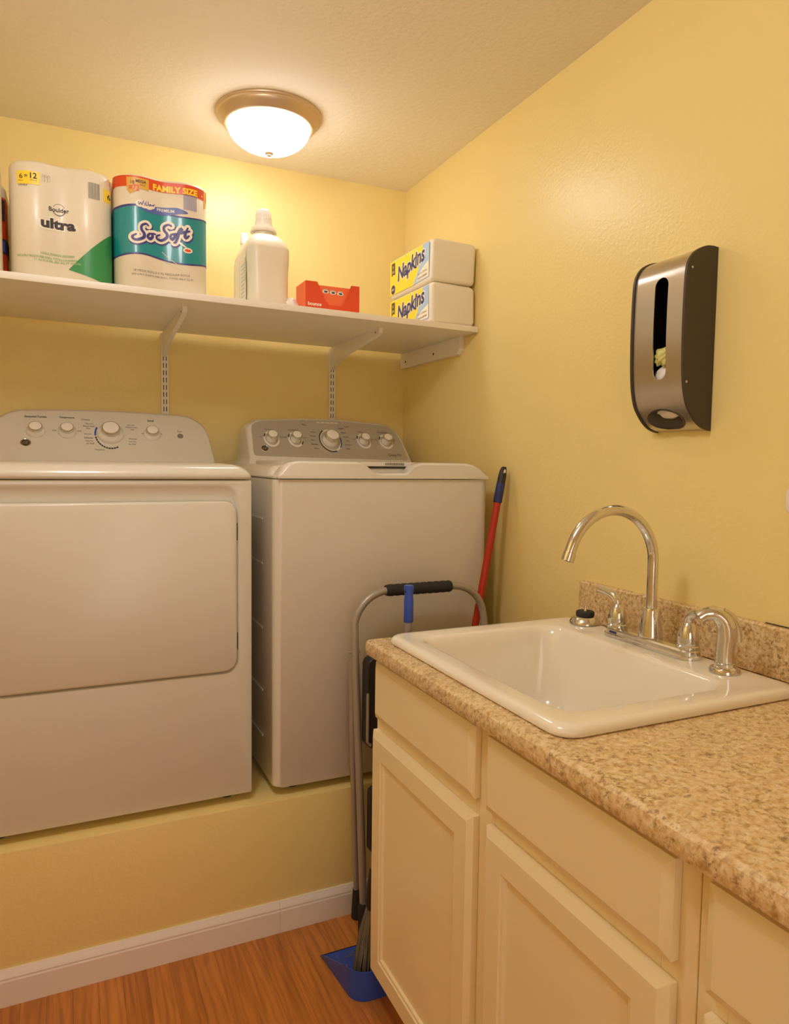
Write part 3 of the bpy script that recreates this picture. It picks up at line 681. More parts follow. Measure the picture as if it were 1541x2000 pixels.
def dryer():
    x0, x1, yf, zb = -1.496, -.811, -.764, .402
    t = thing('clothes_dryer', 'white front-loading clothes dryer with a large square door, left machine', 'dryer', ((x0+x1)/2, -.42, HP))
    bm = new()
    zt = 1.2745
    px0, px1, pz0, pz1 = x0+.040, x1-.036, .747, 1.262
    L = [rr_y(x0, x1, zb, zt, .004, -.065, 6), rr_y(x0, x1, zb, zt, .004, yf+.007, 6), rr_y(x0+.002, x1-.002, zb+.002, zt-.001, .005, yf+.002, 6), rr_y(x0+.006, x1-.006, zb+.006, zt-.004, .008, yf, 6),
         rr_y(px0, px1, pz0, pz1, .040, yf, 6), rr_y(px0+.004, px1-.004, pz0+.003, pz1-.006, .038, yf+.004, 6), rr_y(px0+.010, px1-.008, pz0+.004, pz1-.026, .034, yf+.016, 6)]
    loft(bm, L); obj('cabinet', bm, 'white', t, ang=40)
    bm = new()
    dx0, dx1, dz0, dz1 = x0+.045, x1-.042, .754, 1.218
    L = [rr_y(dx0, dx1, dz0, dz1, .034, yf+.015, 8), rr_y(dx0, dx1, dz0, dz1, .034, yf+.000, 8), rr_y(dx0+.001, dx1-.001, dz0+.001, dz1-.001, .034, yf-.004, 8), rr_y(dx0+.006, dx1-.006, dz0+.006, dz1-.006, .030, yf-.007, 8)]
    loft(bm, L); d = obj('door', bm, 'whitedoor', t, ang=45)
    for hz in (1.135, .835):
        bm = new(); box(bm, dx1+.0012, px1-.0035, yf+.001, yf+.010, hz-.024, hz+.024, .001, 1); obj('hinge', bm, 'slot', d)
    bm = new()
    lv = [(.002, .002, 0), (.0, .0, .002), (.0005, -.003, .006), (.004, -.002, .014), (.012, .003, .024), (.026, .013, .033), (.046, .030, .039), (.075, .060, .042)]
    loft(bm, cover_loops(x0, x1, yf-.006, -.065, 1.2765, lv)); obj('top_cover', bm, 'white', t, ang=50)
    y0, z0 = -.27, 1.318
    out = round_poly([(-1.49, 1.312), (-.815, 1.312), (-.815, 1.335), (-.826, 1.440), (-.875, 1.478), (-1.15, 1.489), (-1.42, 1.478), (-1.475, 1.44), (-1.49, 1.335)], [.0, 0, .02, .03, .05, .3, .05, .03, .02])
    cns = console(t, out, y0, z0, -.062, 'console', 'console')
    bm = new()
    f = plane_fn(y0, z0, .0006)
    K = [(-1.352, 1.408), (-1.263, 1.408), (-1.136, 1.404), (-1.008, 1.406)]
    for (x, z), s, wd in zip(K, ('Extended Tumble', 'Temperature', None, 'Signal'), (.062, .044, 0, .020)):
        if s: text(bm, s, f, x, z+.048, width=wd, bold=.02)
    text(bm, 'Start', f, -.918, 1.421, width=.016); text(bm, 'Cottons', f, -1.208, 1.452, width=.026)
    text(bm, 'Timed Dry', f, -1.170, 1.354, width=.030); 
    for k, (s, dz) in enumerate((('Normal', .034), ('Mixed Loads', .026), ('Bulky', .018), ('Easy Care', .0), ('Delicates', -.012), ('Damp Dry', -.022), ('Air Fluff', -.030))):
        text(bm, s, f, -1.203+.002*abs(3-k), 1.404+dz, height=.0048); 
        if k != 3: text(bm, s, f, -1.066-.002*abs(3-k), 1.404+dz, height=.0048)
    for sx in (-.036, .036): text(bm, 'Low', f, -1.263+sx, 1.414, width=.012); text(bm, 'Off', f, -1.008+sx*.8, 1.410, width=.008)
    obj('console_lettering', bm, 'ink', cns, flat=True)
    bm = new(); f2 = plane_fn(y0, z0, .0008)
    ring2d(bm, K[2][0], K[2][1], .0425, .0480, f2, 0, 150, 185, 12)
    obj('blue_dial_mark', bm, 'blueink', cns, flat=True)
    bm = new()
    for a in range(190, 300, 10): ring2d(bm, K[2][0], K[2][1], .0425, .0470, f2, 0, a, a+8, 4)
    obj('dial_marks', bm, 'ink', cns, flat=True)
    for i, (x, z) in enumerate(K):
        if i == 2: knob(cns, x, z, y0, z0, .040, .0255, .036)
        else: knob(cns, x, z, y0, z0, .0265, .0180, .028)
    bm = new(); lathe(bm, [(.0095, 0), (.0095, .002), (.008, .003), (.001, .003)], plane_fn(y0, z0)(-.918, 1.405), NRM, 24); obj('start_button', bm, 'inkgrey', cns)
    emblem(cns, -1.379, 1.372, y0, z0, .0155)
    for xx in (x0+.06, x1-.06):
        for yy in (-.70, -.13):
            bm = new(); lathe(bm, [(.018, .0), (.018, .012), (.008, .013), (.008, .026)], (xx, yy, HP), n=16); obj('foot', bm, 'rubber', t)
dryer()

def washer():
    x0, x1, yf, zb = -.754, -.067, -.777, .404
    t = thing('washing_machine', 'white top-loading washing machine with a silver control panel, right machine', 'washing machine', ((x0+x1)/2, -.42, HP))
    zt = 1.2765
    bm = new()
    L = [rr_z(x0+.004, x1-.004, yf+.004, -.06, .03, zb, 8), rr_z(x0, x1, yf, -.06, .026, zb+.006, 8), rr_z(x0, x1, yf, -.06, .026, zt, 8)]
    loft(bm, L); cab = obj('cabinet', bm, 'white', t, ang=40)
    bm = new()
    for zz in (1.157, 1.026, .837, .651, .514): box(bm, x0-.0018, x0+.001, -.655, -.12, zz, zz+.007, .0012, 2)
    obj('side_ribs', bm, 'white', cab)
    # top deck
    bm = new()
    lv = [(.002, .002, 0), (0, 0, .002), (0, 0, .007), (.003, .062, .010), (.007, .066, .022), (.020, .078, .034), (.05, .10, .038)]
    loft(bm, cover_loops(x0, x1, yf, -.06, 1.2785, lv, .026)); obj('top_deck', bm, 'white', t, ang=50)
    # lid with finger notch
    lx0, lx1, lz0, lz1 = -.746, -.072, 1.2790, 1.328
    nx0, nx1 = -.492, -.330
    out = [(lx0+.001, lz0), (lx0, lz0+.004), (lx0+.008, lz0+.018), (lx0+.020, lz0+.034), (lx0+.034, lz0+.044), (lx0+.055, lz1), (nx0-.022, lz1), (nx0-.008, lz1-.002), (nx0+.004, lz1-.008), (nx0+.020, lz1-.022), (nx0+.034, lz1-.029), (nx0+.05, lz1-.032),
           (nx1-.03, lz1-.032), (nx1-.016, lz1-.029), (nx1-.006, lz1-.020), (nx1+.004, lz1-.010), (nx1+.016, lz1-.004), (nx1+.03, lz1-.001), (lx1-.080, lz1-.001), (lx1-.055, lz1-.005), (lx1-.032, lz1-.015), (lx1-.014, lz1-.029), (lx1-.003, lz0+.008), (lx1, lz0)]
    bm = new(); cz = lz0
    def L_(d, y): 
        c = (lx0+lx1)/2
        return [(x + d*(1 if x < c else -1)*min(1, (z-lz0)/.03), y, max(lz0, z-d*(1 if z > lz0+.01 else 0))) for x, z in out]
    loft(bm, [L_(.004, yf+.052), L_(0, yf+.045), L_(0, yf+.008), L_(.0015, yf-.001), L_(.004, yf-.006), L_(.007, yf-.0085)])
    lid = obj('lid', bm, 'white', t, ang=35)
    bm = new(); box(bm, lx0+.05, lx1-.08, yf+.054, -.33, 1.294, lz1-.0005, .004, 2); obj('lid_panel', bm, 'white', lid)
    bm = new(); box(bm, nx0-.004, nx1+.010, yf+.0505, yf+.0535, lz1-.020, lz1-.0135); obj('lid_gap', bm, 'slot', lid)
    bm = new(); x = -.400
    fl = lambda a, b: Vector((a, yf+.0515, b))
    random.seed(2)
    while x < -.336:
        wd = random.choice((.0035, .005, .0065)); poly(bm, [(x, lz1-.0095), (x+wd, lz1-.0095), (x+wd, lz1-.0028), (x, lz1-.0028)], fl); x += wd+.0016
    obj('lid_print', bm, 'inkgrey', lid, flat=True)
    y0, z0 = -.27, 1.33
    shell = round_poly([(-.718, 1.300), (-.084, 1.300), (-.085, 1.335), (-.096, 1.43), (-.125, 1.473), (-.38, 1.489), (-.652, 1.475), (-.690, 1.45), (-.700, 1.335)], [0, 0, .02, .03, .04, .3, .04, .02, .02])
    cns = console(t, shell, y0, z0, -.062, 'console', 'console')
    pan = round_poly([(-.684, 1.343), (-.100, 1.335), (-.108, 1.425), (-.132, 1.464), (-.375, 1.481), (-.640, 1.468), (-.672, 1.452)], [.015, .01, .03, .04, .3, .03, .015])
    bm = new(); f0, f1 = plane_fn(y0, z0, -.002), plane_fn(y0, z0, .0015)
    loft(bm, [[f0(x, z) for x, z in pan], [f1(x, z) for x, z in pan]]); pnl = obj('silver_panel', bm, 'silver', cns, ang=30)
    f = plane_fn(y0, z0, .0021)
    K = [(-.609, 1.403, .028), (-.521, 1.403, .027), (-.390, 1.402, .041), (-.258, 1.403, .027), (-.168, 1.403, .027)]
    for x, z, r in K:
        bm = new(); ring2d(bm, x, z, r*(.80 if r < .04 else .86), r*(1.02 if r < .04 else 1.0), f, n=44); obj('dial_ring', bm, 'knob', pnl, flat=True)
    bm = new(); f3 = plane_fn(y0, z0, .0026)
    ring2d(bm, -.390, 1.402, .0385, .0425, f3, 0, 120, 290, 40)
    for x, a in ((-.609, 150), (-.521, 330), (-.521, 150), (-.258, 150), (-.168, 150)): ring2d(bm, x, 1.403, .024, .028, f3, 0, a-14, a+14, 6)
    obj('dial_marks', bm, 'ink', pnl, flat=True)
    bm = new(); ring2d(bm, -.390, 1.402, .0385, .0425, f3, 0, -40, 20, 20); obj('blue_dial_mark', bm, 'blueink', pnl, flat=True)
    bm = new()
    for (x, z, r), s, wd in zip(K, ('Soil Level', 'Temperature', None, 'Options', 'Deep Rinse'), (.03, .04, 0, .022, .040)):
        if s: text(bm, s, f, x-.002, z+.034, width=wd)
    for k in range(5):
        for sx in (-1, 1): text(bm, ('Whites', 'Normal', 'Bulky', 'Delicates', 'Rinse')[k], f, -.390+sx*(.068-.004*abs(2-k)), 1.432-.015*k, height=.0048)
    for x in (-.609, -.521, -.258, -.168):
        for sx in (-1, 1): text(bm, 'Less' if sx < 0 else 'More', f, x+sx*.038, 1.410, width=.010)
    text(bm, 'Pause', f, -.474, 1.458, width=.016); text(bm, 'Power', f, -.312, 1.456, width=.02); text(bm, 'Start', f, -.335, 1.449, width=.022)
    for x in (-.478, -.338): ring2d(bm, x, 1.468, .007, .0076, f, n=20)
    text(bm, 'Deep Fill', f, -.150, 1.351, width=.05)
    obj('console_lettering', bm, 'ink', pnl, flat=True)
    bm = new()
    for k in range(5): poly(bm, [(-.425+.0175*k, 1.4665), (-.412+.0175*k, 1.4665), (-.412+.0175*k, 1.4705), (-.425+.0175*k, 1.4705)], f)
    obj('status_lights', bm, 'knob', pnl, flat=True)
    for x, z, r in K:
        if r > .04: knob(cns, x, z, y0, z0, .030, .0240, .036)
        else: knob(cns, x, z, y0, z0, .0185, .0165, .030)
    emblem(cns, -.640, 1.369, y0, z0+.0001, .0145)
    for xx in (x0+.07, x1-.07):
        for yy in (-.71, -.13):
            bm = new(); lathe(bm, [(.020, .0), (.020, .012), (.008, .013), (.008, .027)], (xx, yy, HP+.0008), n=16); obj('foot', bm, 'rubber', t)
washer()

# ------------------------------------------------------------------ base cabinets and worktop
XF = -.602                                              # face frame plane
def front_slab(y0, y1, z0, z1, name, parent, panel):
    bm = new()
    L = [rr_x(y0, y1, z0, z1, .0015, XF-.0005, 2), rr_x(y0, y1, z0, z1, .0015, XF-.0125, 2), rr_x(y0+.014, y1-.014, z0+.014, z1-.014, .001, XF-.020, 2)]
    if panel:
        L += [rr_x(y0+.056, y1-.056, z0+.056, z1-.056, .001, XF-.020, 2), rr_x(y0+.058, y1-.058, z0+.058, z1-.058, .001, XF-.0175, 2), rr_x(y0+.064, y1-.064, z0+.064, z1-.064, .001, XF-.0165, 2), rr_x(y0+.066, y1-.066, z0+.066, z1-.066, .001, XF-.011, 2)]
    loft(bm, L); return obj(name, bm, 'cab', parent, ang=12)
def carcass(parent, y0, y1, stiles, skip_left=False):
    bm = new()
    for a, b in stiles: box(bm, XF, XF+.019, a, b, .09, .875, .0008, 1)
    st = sorted(stiles)
    for (a, b), (c, d) in zip(st, st[1:]):
        for z0, z1 in ((.09, .118), (.680, .742), (.842, .875)): box(bm, XF, XF+.019, b+.0002, c-.0002, z0, z1, .0006, 1)
        box(bm, XF+.020, XF+.026, b-.01, c+.01, .1, .86)
    obj('face_frame', bm, 'cab', parent)
    bm = new()
    box(bm, XF+.0195, -.002, y1-.018, y1, .09, .875); box(bm, XF+.0195, -.002, y0, y0+.018, .09, .875)
    box(bm, XF+.027, -.002, y0+.0185, y1-.0185, .09, .108); box(bm, -.012, -.002, y0+.0185, y1-.0185, .109, .875)
    box(bm, XF+.075, XF+.090, y0, y1, .0, .0895)
    box(bm, -.05, -.035, y0, y1, .0, .0895)
    obj('carcass', bm, 'cab', parent)
t = thing('base_cabinet', 'cream sink base cabinet with two drawer fronts over two panelled doors', 'cabinet', (-.30, -1.64, 0))
carcass(t, -2.106, -1.152, [(-1.190, -1.152), (-1.668, -1.606), (-2.106, -2.050)])
front_slab(-1.620, -1.169, .727, .861, 'drawer_front', t, False)
front_slab(-2.078, -1.658, .727, .858, 'drawer_front', t, False)
front_slab(-1.618, -1.158, .095, .694, 'door', t, True)
front_slab(-2.078, -1.660, .095, .700, 'door', t, True)
t = thing('base_cabinet', 'cream base cabinet cut by the right frame edge, nearest the camera', 'cabinet', (-.30, -2.56, 0))
carcass(t, -3.02, -2.1075, [(-2.15, -2.1075), (-2.60, -2.53), (-3.02, -2.97)])
front_slab(-2.548, -2.128, .727, .858, 'drawer_front', t, False); front_slab(-3.0, -2.58, .727, .858, 'drawer_front', t, False)
front_slab(-2.548, -2.128, .095, .700, 'door', t, True); front_slab(-3.0, -2.58, .095, .700, 'door', t, True)

t = thing('worktop', 'speckled brown granite-look worktop with a backsplash along the yellow wall', 'worktop', (0, 0, 0))
lip = [(-.001, .8765), (-.605, .8765), (-.634, .8765), (-.639, .880), (-.6415, .888), (-.6415, .899), (-.639, .908), (-.632, .9135), (-.622, .9145), (-.605, .914), (-.001, .914)]
bm = new()
c_end = -1.160
ring = lambda y, d: [(x+(d if x < -.6 else 0), y, min(max(z, .8765+d), .914-d)) for x, z in lip]
loft(bm, [ring(-3.04, 0), ring(c_end-.010, 0), ring(c_end-.004, .0015), ring(c_end, .006)])
slab = obj('slab', bm, 'granite', t, ang=35)
cb = new(); loft(cb, [rr_z(-.585, -.085, -1.832, -1.214, .03, .80, 6), rr_z(-.585, -.085, -1.832, -1.214, .03, .95, 6)])
cut(slab, cb)
bm = new(); loft(bm, [rr_x(-3.04, -1.162, .9145, 1.016, .004, -.0005, 4), rr_x(-3.04, -1.162, .9145, 1.016, .004, -.016, 4), rr_x(-3.037, -1.165, .9165, 1.013, .004, -.0195, 4)])
bs = obj('backsplash', bm, 'granite', t, ang=40)
bm = new(); box(bm, -.004, -.0004, -1.92, -1.715, 1.0155, 1.0175); obj('caulk_gap', bm, 'slot', bs)

# ------------------------------------------------------------------ sink and fittings
t = thing('sink', 'white enamelled drop-in sink with a deep square bowl, set in the worktop', 'sink', (-.33, -1.52, .9145))
ox0, ox1, oy0, oy1 = -.604, -.064, -1.848, -1.198
ix0, ix1, iy0, iy1 = -.553, -.176, -1.788, -1.256
bm = new()
def o_(d, r, z): return rr_z(ox0+d, ox1-d, oy0+d, oy1-d, r, z, 8)
def i_(d, r, z): return rr_z(ix0+d, ix1-d, iy0+d, iy1-d, r, z, 8)
L = [o_(.006, .034, .9147), o_(.001, .036, .916), o_(0, .036, .920), o_(.002, .036, .926), o_(.006, .034, .9305), o_(.012, .032, .9325), o_(.020, .03, .9325),
     i_(-.006, .05, .9315), i_(.000, .05, .930), i_(.005, .05, .926), i_(.009, .052, .918), i_(.014, .055, .90), i_(.030, .06, .79), i_(.036, .062, .765), i_(.048, .062, .745), i_(.070, .06, .735), i_(.12, .05, .731), i_(.165, .02, .729)]
loft(bm, L, cap0=False); obj('basin', bm, 'sink', t, ang=60)
bm = new(); cxs, cys = (ix0+ix1)/2, (iy0+iy1)/2
lathe(bm, [(.048, .0005), (.048, .003), (.04, .004), (.034, -.0), (.028, -.0005), (.001, -.0005)], (cxs, cys, .7305), n=32); obj('drain', bm, 'chrome', t)

fx, fy = -.108, -1.515
ZD = .9325
t = thing('faucet', 'chrome gooseneck faucet with two lever handles on the sink deck', 'faucet', (fx, fy, ZD))
bm = new()
def e_(d, z): return rr_z(fx-.029+d, fx+.029-d, fy-.132+d, fy+.132-d, .029, z, 8)
loft(bm, [e_(0, ZD), e_(0, ZD+.006), e_(.003, ZD+.008), e_(.003, ZD+.016), e_(.006, ZD+.0195), e_(.014, ZD+.0215)]); esc = obj('base_plate', bm, 'chrome', t, ang=30)
bm = new(); box(bm, fx-.0268, fx-.0258, fy+.078, fy+.100, ZD+.0095, ZD+.0145); obj('maker_mark', bm, 'navy', esc)
bm = new(); lathe(bm, [(.0265, 0), (.0262, .004), (.0225, .03), (.0185, .058), (.0165, .0635), (.0125, .064)], (fx, fy, ZD+.0205), n=36); obj('spout_base', bm, 'chrome', t, ang=40)
R_ = .115; zc = 1.118; cxx = fx-R_
path = [(fx, fy, ZD+.06), (fx, fy, 1.06), (fx, fy, zc-.01)] + [(cxx+R_*math.cos(a), fy, zc+R_*math.sin(a)) for a in [math.radians(k*8) for k in range(0, 21)]]
a = math.radians(160); tip = Vector((cxx+R_*math.cos(a), fy, zc+R_*math.sin(a))); dr = Vector((-math.sin(a), 0, math.cos(a)))
path += [tuple(tip+dr*.012)]
bm = new(); tube(bm, path, .0118, 20); sp = obj('spout', bm, 'chrome', t, ang=60)
bm = new(); lathe(bm, [(.0118, 0), (.0134, .001), (.0134, .019), (.0120, .0195), (.0105, .0185), (.0105, .012), (.001, .012)], tip+dr*.010, dr, 24); obj('aerator', bm, 'chrome', sp, ang=40)
for sgn in (1, -1):
    hy = fy+sgn*.104
    bm = new(); lathe(bm, [(.0235, 0), (.0235, .006), (.0215, .008), (.0215, .010), (.0225, .012), (.0205, .030), (.0150, .047), (.010, .054), (.001, .056)], (fx, hy, ZD+.0195), n=32); h = obj('handle', bm, 'chrome', t, ang=40)
    bm = new(); z_ = ZD+.0195
    tube(bm, smooth_path([(fx, hy, z_+.040), (fx-.001, hy+sgn*.002, z_+.060), (fx-.003, hy+sgn*.012, z_+.072), (fx-.006, hy+sgn*.030, z_+.078), (fx-.010, hy+sgn*.052, z_+.082 if sgn > 0 else z_+.076)], 5), [.0085, .0095, .0098, .0095, .0100], 14); obj('lever', bm, 'chrome', h, ang=60)

sx, sy = -.121, -1.722
t = thing('sink_sprayer', 'chrome side sprayer with a hooked head beside the right faucet handle', 'sprayer', (sx, sy, ZD))
bm = new(); lathe(bm, [(.0285, 0), (.0285, .004), (.026, .0085), (.0215, .010), (.0195, .012), (.0195, .018), (.017, .019)], (sx, sy, ZD), n=32); obj('holder', bm, 'chrome', t, ang=35)
bm = new(); tube(bm, smooth_path([(sx, sy, ZD+.012), (sx, sy, ZD+.045), (sx+.001, sy-.002, ZD+.075), (sx-.004, sy+.001, ZD+.098), (sx-.018, sy+.009, ZD+.112), (sx-.036, sy+.018, ZD+.112), (sx-.048, sy+.024, ZD+.104)], 6), [.0170, .0172, .0182, .0172, .0150, .0130, .0125], 18); hd = obj('spray_head', bm, 'chrome', t, ang=60)
bm = new(); tube(bm, smooth_path([(sx-.010, sy+.001, ZD+.119), (sx+.007, sy-.008, ZD+.106), (sx+.016, sy-.013, ZD+.082), (sx+.017, sy-.015, ZD+.060)], 5), [.007, .008, .0065, .0060], 12); obj('trigger', bm, 'chrome', hd, ang=60)

t = thing('sink_stopper', 'round chrome sink stopper with black rubber plug resting on the sink deck', 'sink stopper', (-.100, -1.288, ZD))
bm = new(); lathe(bm, [(.036, 0), (.038, .002), (.0375, .007), (.035, .010), (.033, .0145), (.027, .019), (.020, .020)], (-.100, -1.288, ZD), n=36); obj('strainer_rim', bm, 'chrome', t, ang=35)
bm = new(); lathe(bm, [(.021, .0195), (.0225, .022), (.0225, .029), (.021, .0315), (.008, .032)], (-.100, -1.288, ZD), n=32); obj('rubber_plug', bm, 'rubber', t, ang=35)
bm = new(); lathe(bm, [(.0045, .0315), (.003, .034), (.0025, .046), (.001, .047)], (-.100, -1.288, ZD), n=12); obj('pin', bm, 'chrome', t)

# ------------------------------------------------------------------ bag dispenser on the right wall
y0, y1 = -1.558, -1.402
t = thing('bag_dispenser', 'stainless steel bag dispenser with dark plastic sides on the yellow wall', 'dispenser', (0, (y0+y1)/2, 1.6))
prof = [(-.002, 1.404), (-.016, 1.4065), (-.032, 1.413), (-.047, 1.4245), (-.061, 1.440), (-.073, 1.458), (-.081, 1.482), (-.086, 1.512), (-.089, 1.555), (-.0905, 1.61), (-.0905, 1.66), (-.0895, 1.71), (-.087, 1.742), (-.080, 1.760), (-.068, 1.775), (-.052, 1.785), (-.034, 1.7915), (-.016, 1.7935), (-.002, 1.7925)]
pf = [tuple(p)[:2] for p in smooth_path([(a, b, 0) for a, b in prof], 4)]
def off(pr_, d):
    out = []
    for i, p in enumerate(pr_):
        a, b = Vector(pr_[max(i-1, 0)]), Vector(pr_[min(i+1, len(pr_)-1)]); tt = (b-a).normalized(); n_ = Vector((tt.y, -tt.x)); out.append((min(p[0]+n_.x*d, -.001), p[1]+n_.y*d))
    return out
for a, b in ((y0, y0+.006), (y1-.006, y1)):
    bm = new(); o1 = off(pf, -.0015) if False else pf
    L = []
    prism(bm, pf + [(-.0005, 1.7925), (-.0005, 1.404)], lambda x, z, d: (x, d, z), a, b); sd = obj('side_panel', bm, 'darkplastic', t, ang=40)
    if a == y0:
        for zz, xx in ((1.742, -.074), (1.505, -.078)):
            bm = new(); lathe(bm, [(.0028, 0), (.0028, .0012), (.001, .0016)], (xx, y0, zz), (0, -1, 0), 12); obj('screw', bm, 'brightmetal', sd)
inn = [(x*.955-.0005 if x < -.01 else x, 1.60+(z-1.60)*.990) for x, z in pf]; inn2 = [(x*.93 if x < -.01 else x, 1.60+(z-1.60)*.982) for x, z in pf]
bm = new(); loft(bm, [[(x, y0+.0065, z) for x, z in inn + inn2[::-1]], [(x, y1-.0065, z) for x, z in inn + inn2[::-1]]]); cv = obj('steel_cover', bm, 'steel', t, ang=40)
cb = new(); sl = rrect(-1.506, -1.468, 1.515, 1.735, .019, 8)
loft(cb, [[(-.2, a, b) for a, b in sl], [(-.05, a, b) for a, b in sl]])
cut(cv, cb)
nrm_o = Vector((-.72, 0, -.69)).normalized(); uo = Vector((0, 1, 0)); vo = nrm_o.cross(uo).normalized()
oc = Vector((-.048, -1.476, 1.4275))
def ov(ra, rb, d, n=40, sh=0.0): return [oc + uo*(ra*math.cos(2*PI*k/n)) + vo*(rb*math.sin(2*PI*k/n) + sh) + nrm_o*d for k in range(n)]
cb = new(); loft(cb, [ov(.050, .030, -.02), ov(.050, .030, .05)]); cut(cv, cb)
def on_cover(p):                                       # push a point along the oval axis onto the outside of the cover
    best = None
    for k in range(-60, 60):
        q = p + nrm_o*(k*.0005)
        zs = [(abs(z-q.z), x) for x, z in inn if z < 1.6]
        lo_ = min((i for i in range(len(inn)) if inn[i][1] < 1.6), key=lambda i: (inn[i][0]-q.x)**2+(inn[i][1]-q.z)**2)
        d = (inn[lo_][0]-q.x)**2+(inn[lo_][1]-q.z)**2
        if best is None or d < best[0]: best = (d, q)
    return best[1]
rim0 = [on_cover(p) for p in ov(.0515, .0315, 0)]
bm = new(); loft(bm, [[p-nrm_o*.001 for p in rim0], [p+nrm_o*.0012 for p in rim0], [on_cover(p)+nrm_o*.0006 for p in ov(.048, .028, 0)], ov(.036, .0185, -.012, sh=-.004), ov(.030, .0135, -.017, sh=-.005), ov(.030, .0135, -.019, sh=-.005)], cap0=False, cap1=False)
obj('funnel_ring', bm, 'darkplastic', t, ang=50)
bm = new(); box(bm, -.004, -.0008, y0+.0062, y1-.0062, 1.41, 1.785); obj('back_plate', bm, 'blackplastic', t)
def blob(name, m, c, s, label, seed, rip=.25):
    bm = new(); bmesh.ops.create_icosphere(bm, subdivisions=4, radius=1)
    for v in bm.verts:
        p = v.co.copy(); k = 1 + rip*math.sin(5*p.x+seed)*math.cos(6*p.y-seed) + rip*.6*math.sin(11*p.z+8*p.y+seed)
        v.co = Vector((p.x*s[0], p.y*s[1], p.z*s[2]))*k + Vector(c)
    o = obj(name, bm, m, ang=80); return tag(o, label, 'plastic bag')
blob('plastic_bag', 'whitebag', (-.033, -1.480, 1.464), (.0215, .050, .030), 'crumpled white plastic bag showing in the lower opening of the dispenser', 1.3, .09)
blob('plastic_bag', 'whitebag', (-.062, -1.484, 1.523), (.0135, .030, .022), 'white plastic bag in the dispenser slot, just below the green bag', 2.2, .08)
blob('plastic_bag', 'greenbag', (-.070, -1.484, 1.566), (.012, .022, .019), 'crumpled pale green bag showing at the bottom of the dispenser slot', .4, .2)

# ------------------------------------------------------------------ small plate at the frame edge
bm = new(); loft(bm, [rr_x(-1.802, -1.7475, 1.236, 1.294, .018, -.0006, 6), rr_x(-1.802, -1.7475, 1.236, 1.294, .018, -.006, 6), rr_x(-1.799, -1.7505, 1.239, 1.291, .016, -.009, 6)])
tag(obj('switch_plate', bm, 'trim', ang=40), 'small rounded white plate on the yellow wall at the right photo edge', 'wall plate')

# ------------------------------------------------------------------ red handled broom in the corner
t = thing('push_broom', 'broom with a red handle and dark grip leaning in the corner by the washer', 'broom', (-.285, -.845, 0))
top = Vector((-.028, -.800, 1.318)); bot = Vector((-.285, -.845, .10)); ax = (top-bot).normalized()
bm = new(); tube(bm, [bot, top-ax*.10], .0112, 18); obj('handle', bm, 'red', t, ang=60)
bm = new(); tube(bm, [top-ax*.115, top-ax*.112, top-ax*.06, top-ax*.052], [.0122, .0138, .0138, .0132], 18); g = obj('grip_sleeve', bm, 'navy', t, ang=60)
bm = new(); u, v, _ = frame_of(ax)
L = []
for h, a_, b_ in ((-.056, .0132, .0132), (-.03, .0128, .0128), (-.012, .0118, .0085), (-.003, .0095, .006), (0, .005, .003)):
    L.append([top+ax*h + Vector((1, 0, 0))*(a_*math.cos(2*PI*k/20)) + Vector((0, -1, 0))*(b_*math.sin(2*PI*k/20)) for k in range(20)])
loft(bm, L); tp = obj('grip_end', bm, 'blackplastic', t, ang=60)
bm = new(); c0 = top-ax*.017
loft(bm, [[c0 + ax*(.0085*math.sin(q)) + Vector((1, 0, 0))*(.0038*math.cos(q)) + Vector((0, d, 0)) for q in [2*PI*k/16 for k in range(16)]] for d in (-.0102, -.0085)]); obj('hanging_hole', bm, 'cream', tp)
bm = new(); box(bm, -.40, -.17, -.868, -.828, .07, .105, .008, 2); obj('head', bm, 'navy', t)
bm = new(); random.seed(7)
for i in range(150):
    x = -.395+.22*random.random(); y = -.864+.032*random.random(); tube(bm, [(x, y, .072), (x+random.uniform(-.01, .01), y+random.uniform(-.008, .0), .002)], [.0016, .0012], 4)
o = obj('bristles', bm, 'bristle', t); o['kind'] = 'stuff'

# ------------------------------------------------------------------ folded step stool
t = thing('step_stool', 'folded grey tube step stool with a black foam grip, in front of the washer', 'step stool', (-.335, -.88, 0))
XA, XB = -.548, -.128
def yfr(z): return -.915+.058*z/.98                     # frame leans back towards the washer
zt_ = .966
pts = [(-.532, yfr(.06), .06), (-.540, yfr(.45), .45), (-.547, yfr(.74), .74), (XA, yfr(.85), .85)]
for k in range(1, 9):
    a = PI-PI/2*k/9; pts.append((XA+.105+.105*math.cos(a), yfr(.86+.1), .860+.105*math.sin(a)))
pts.append((XA+.105, yfr(.965), .965))
arc = pts[3:]
mir = [(XA+XB-x, y, z) for x, y, z in pts]
bm = new(); tube(bm, smooth_path(pts[:4], 4)[:-1] + arc + arc[::-1][0:0] + [(XA+XB-x, y, z) for x, y, z in arc[::-1]] + smooth_path(mir[:4], 4)[:-1][::-1], .0108, 14); obj('front_frame', bm, 'greytube', t, ang=60)
bm = new(); gx0, gx1 = -.452, -.243
gp = [(gx0+(gx1-gx0)*k/40, yfr(.965), .965) for k in range(41)]
tube(bm, gp, [.0150] + [(.0172 if k % 4 else .0160) for k in range(39)] + [.0150], 18); obj('foam_grip', bm, 'foam', t, ang=70)
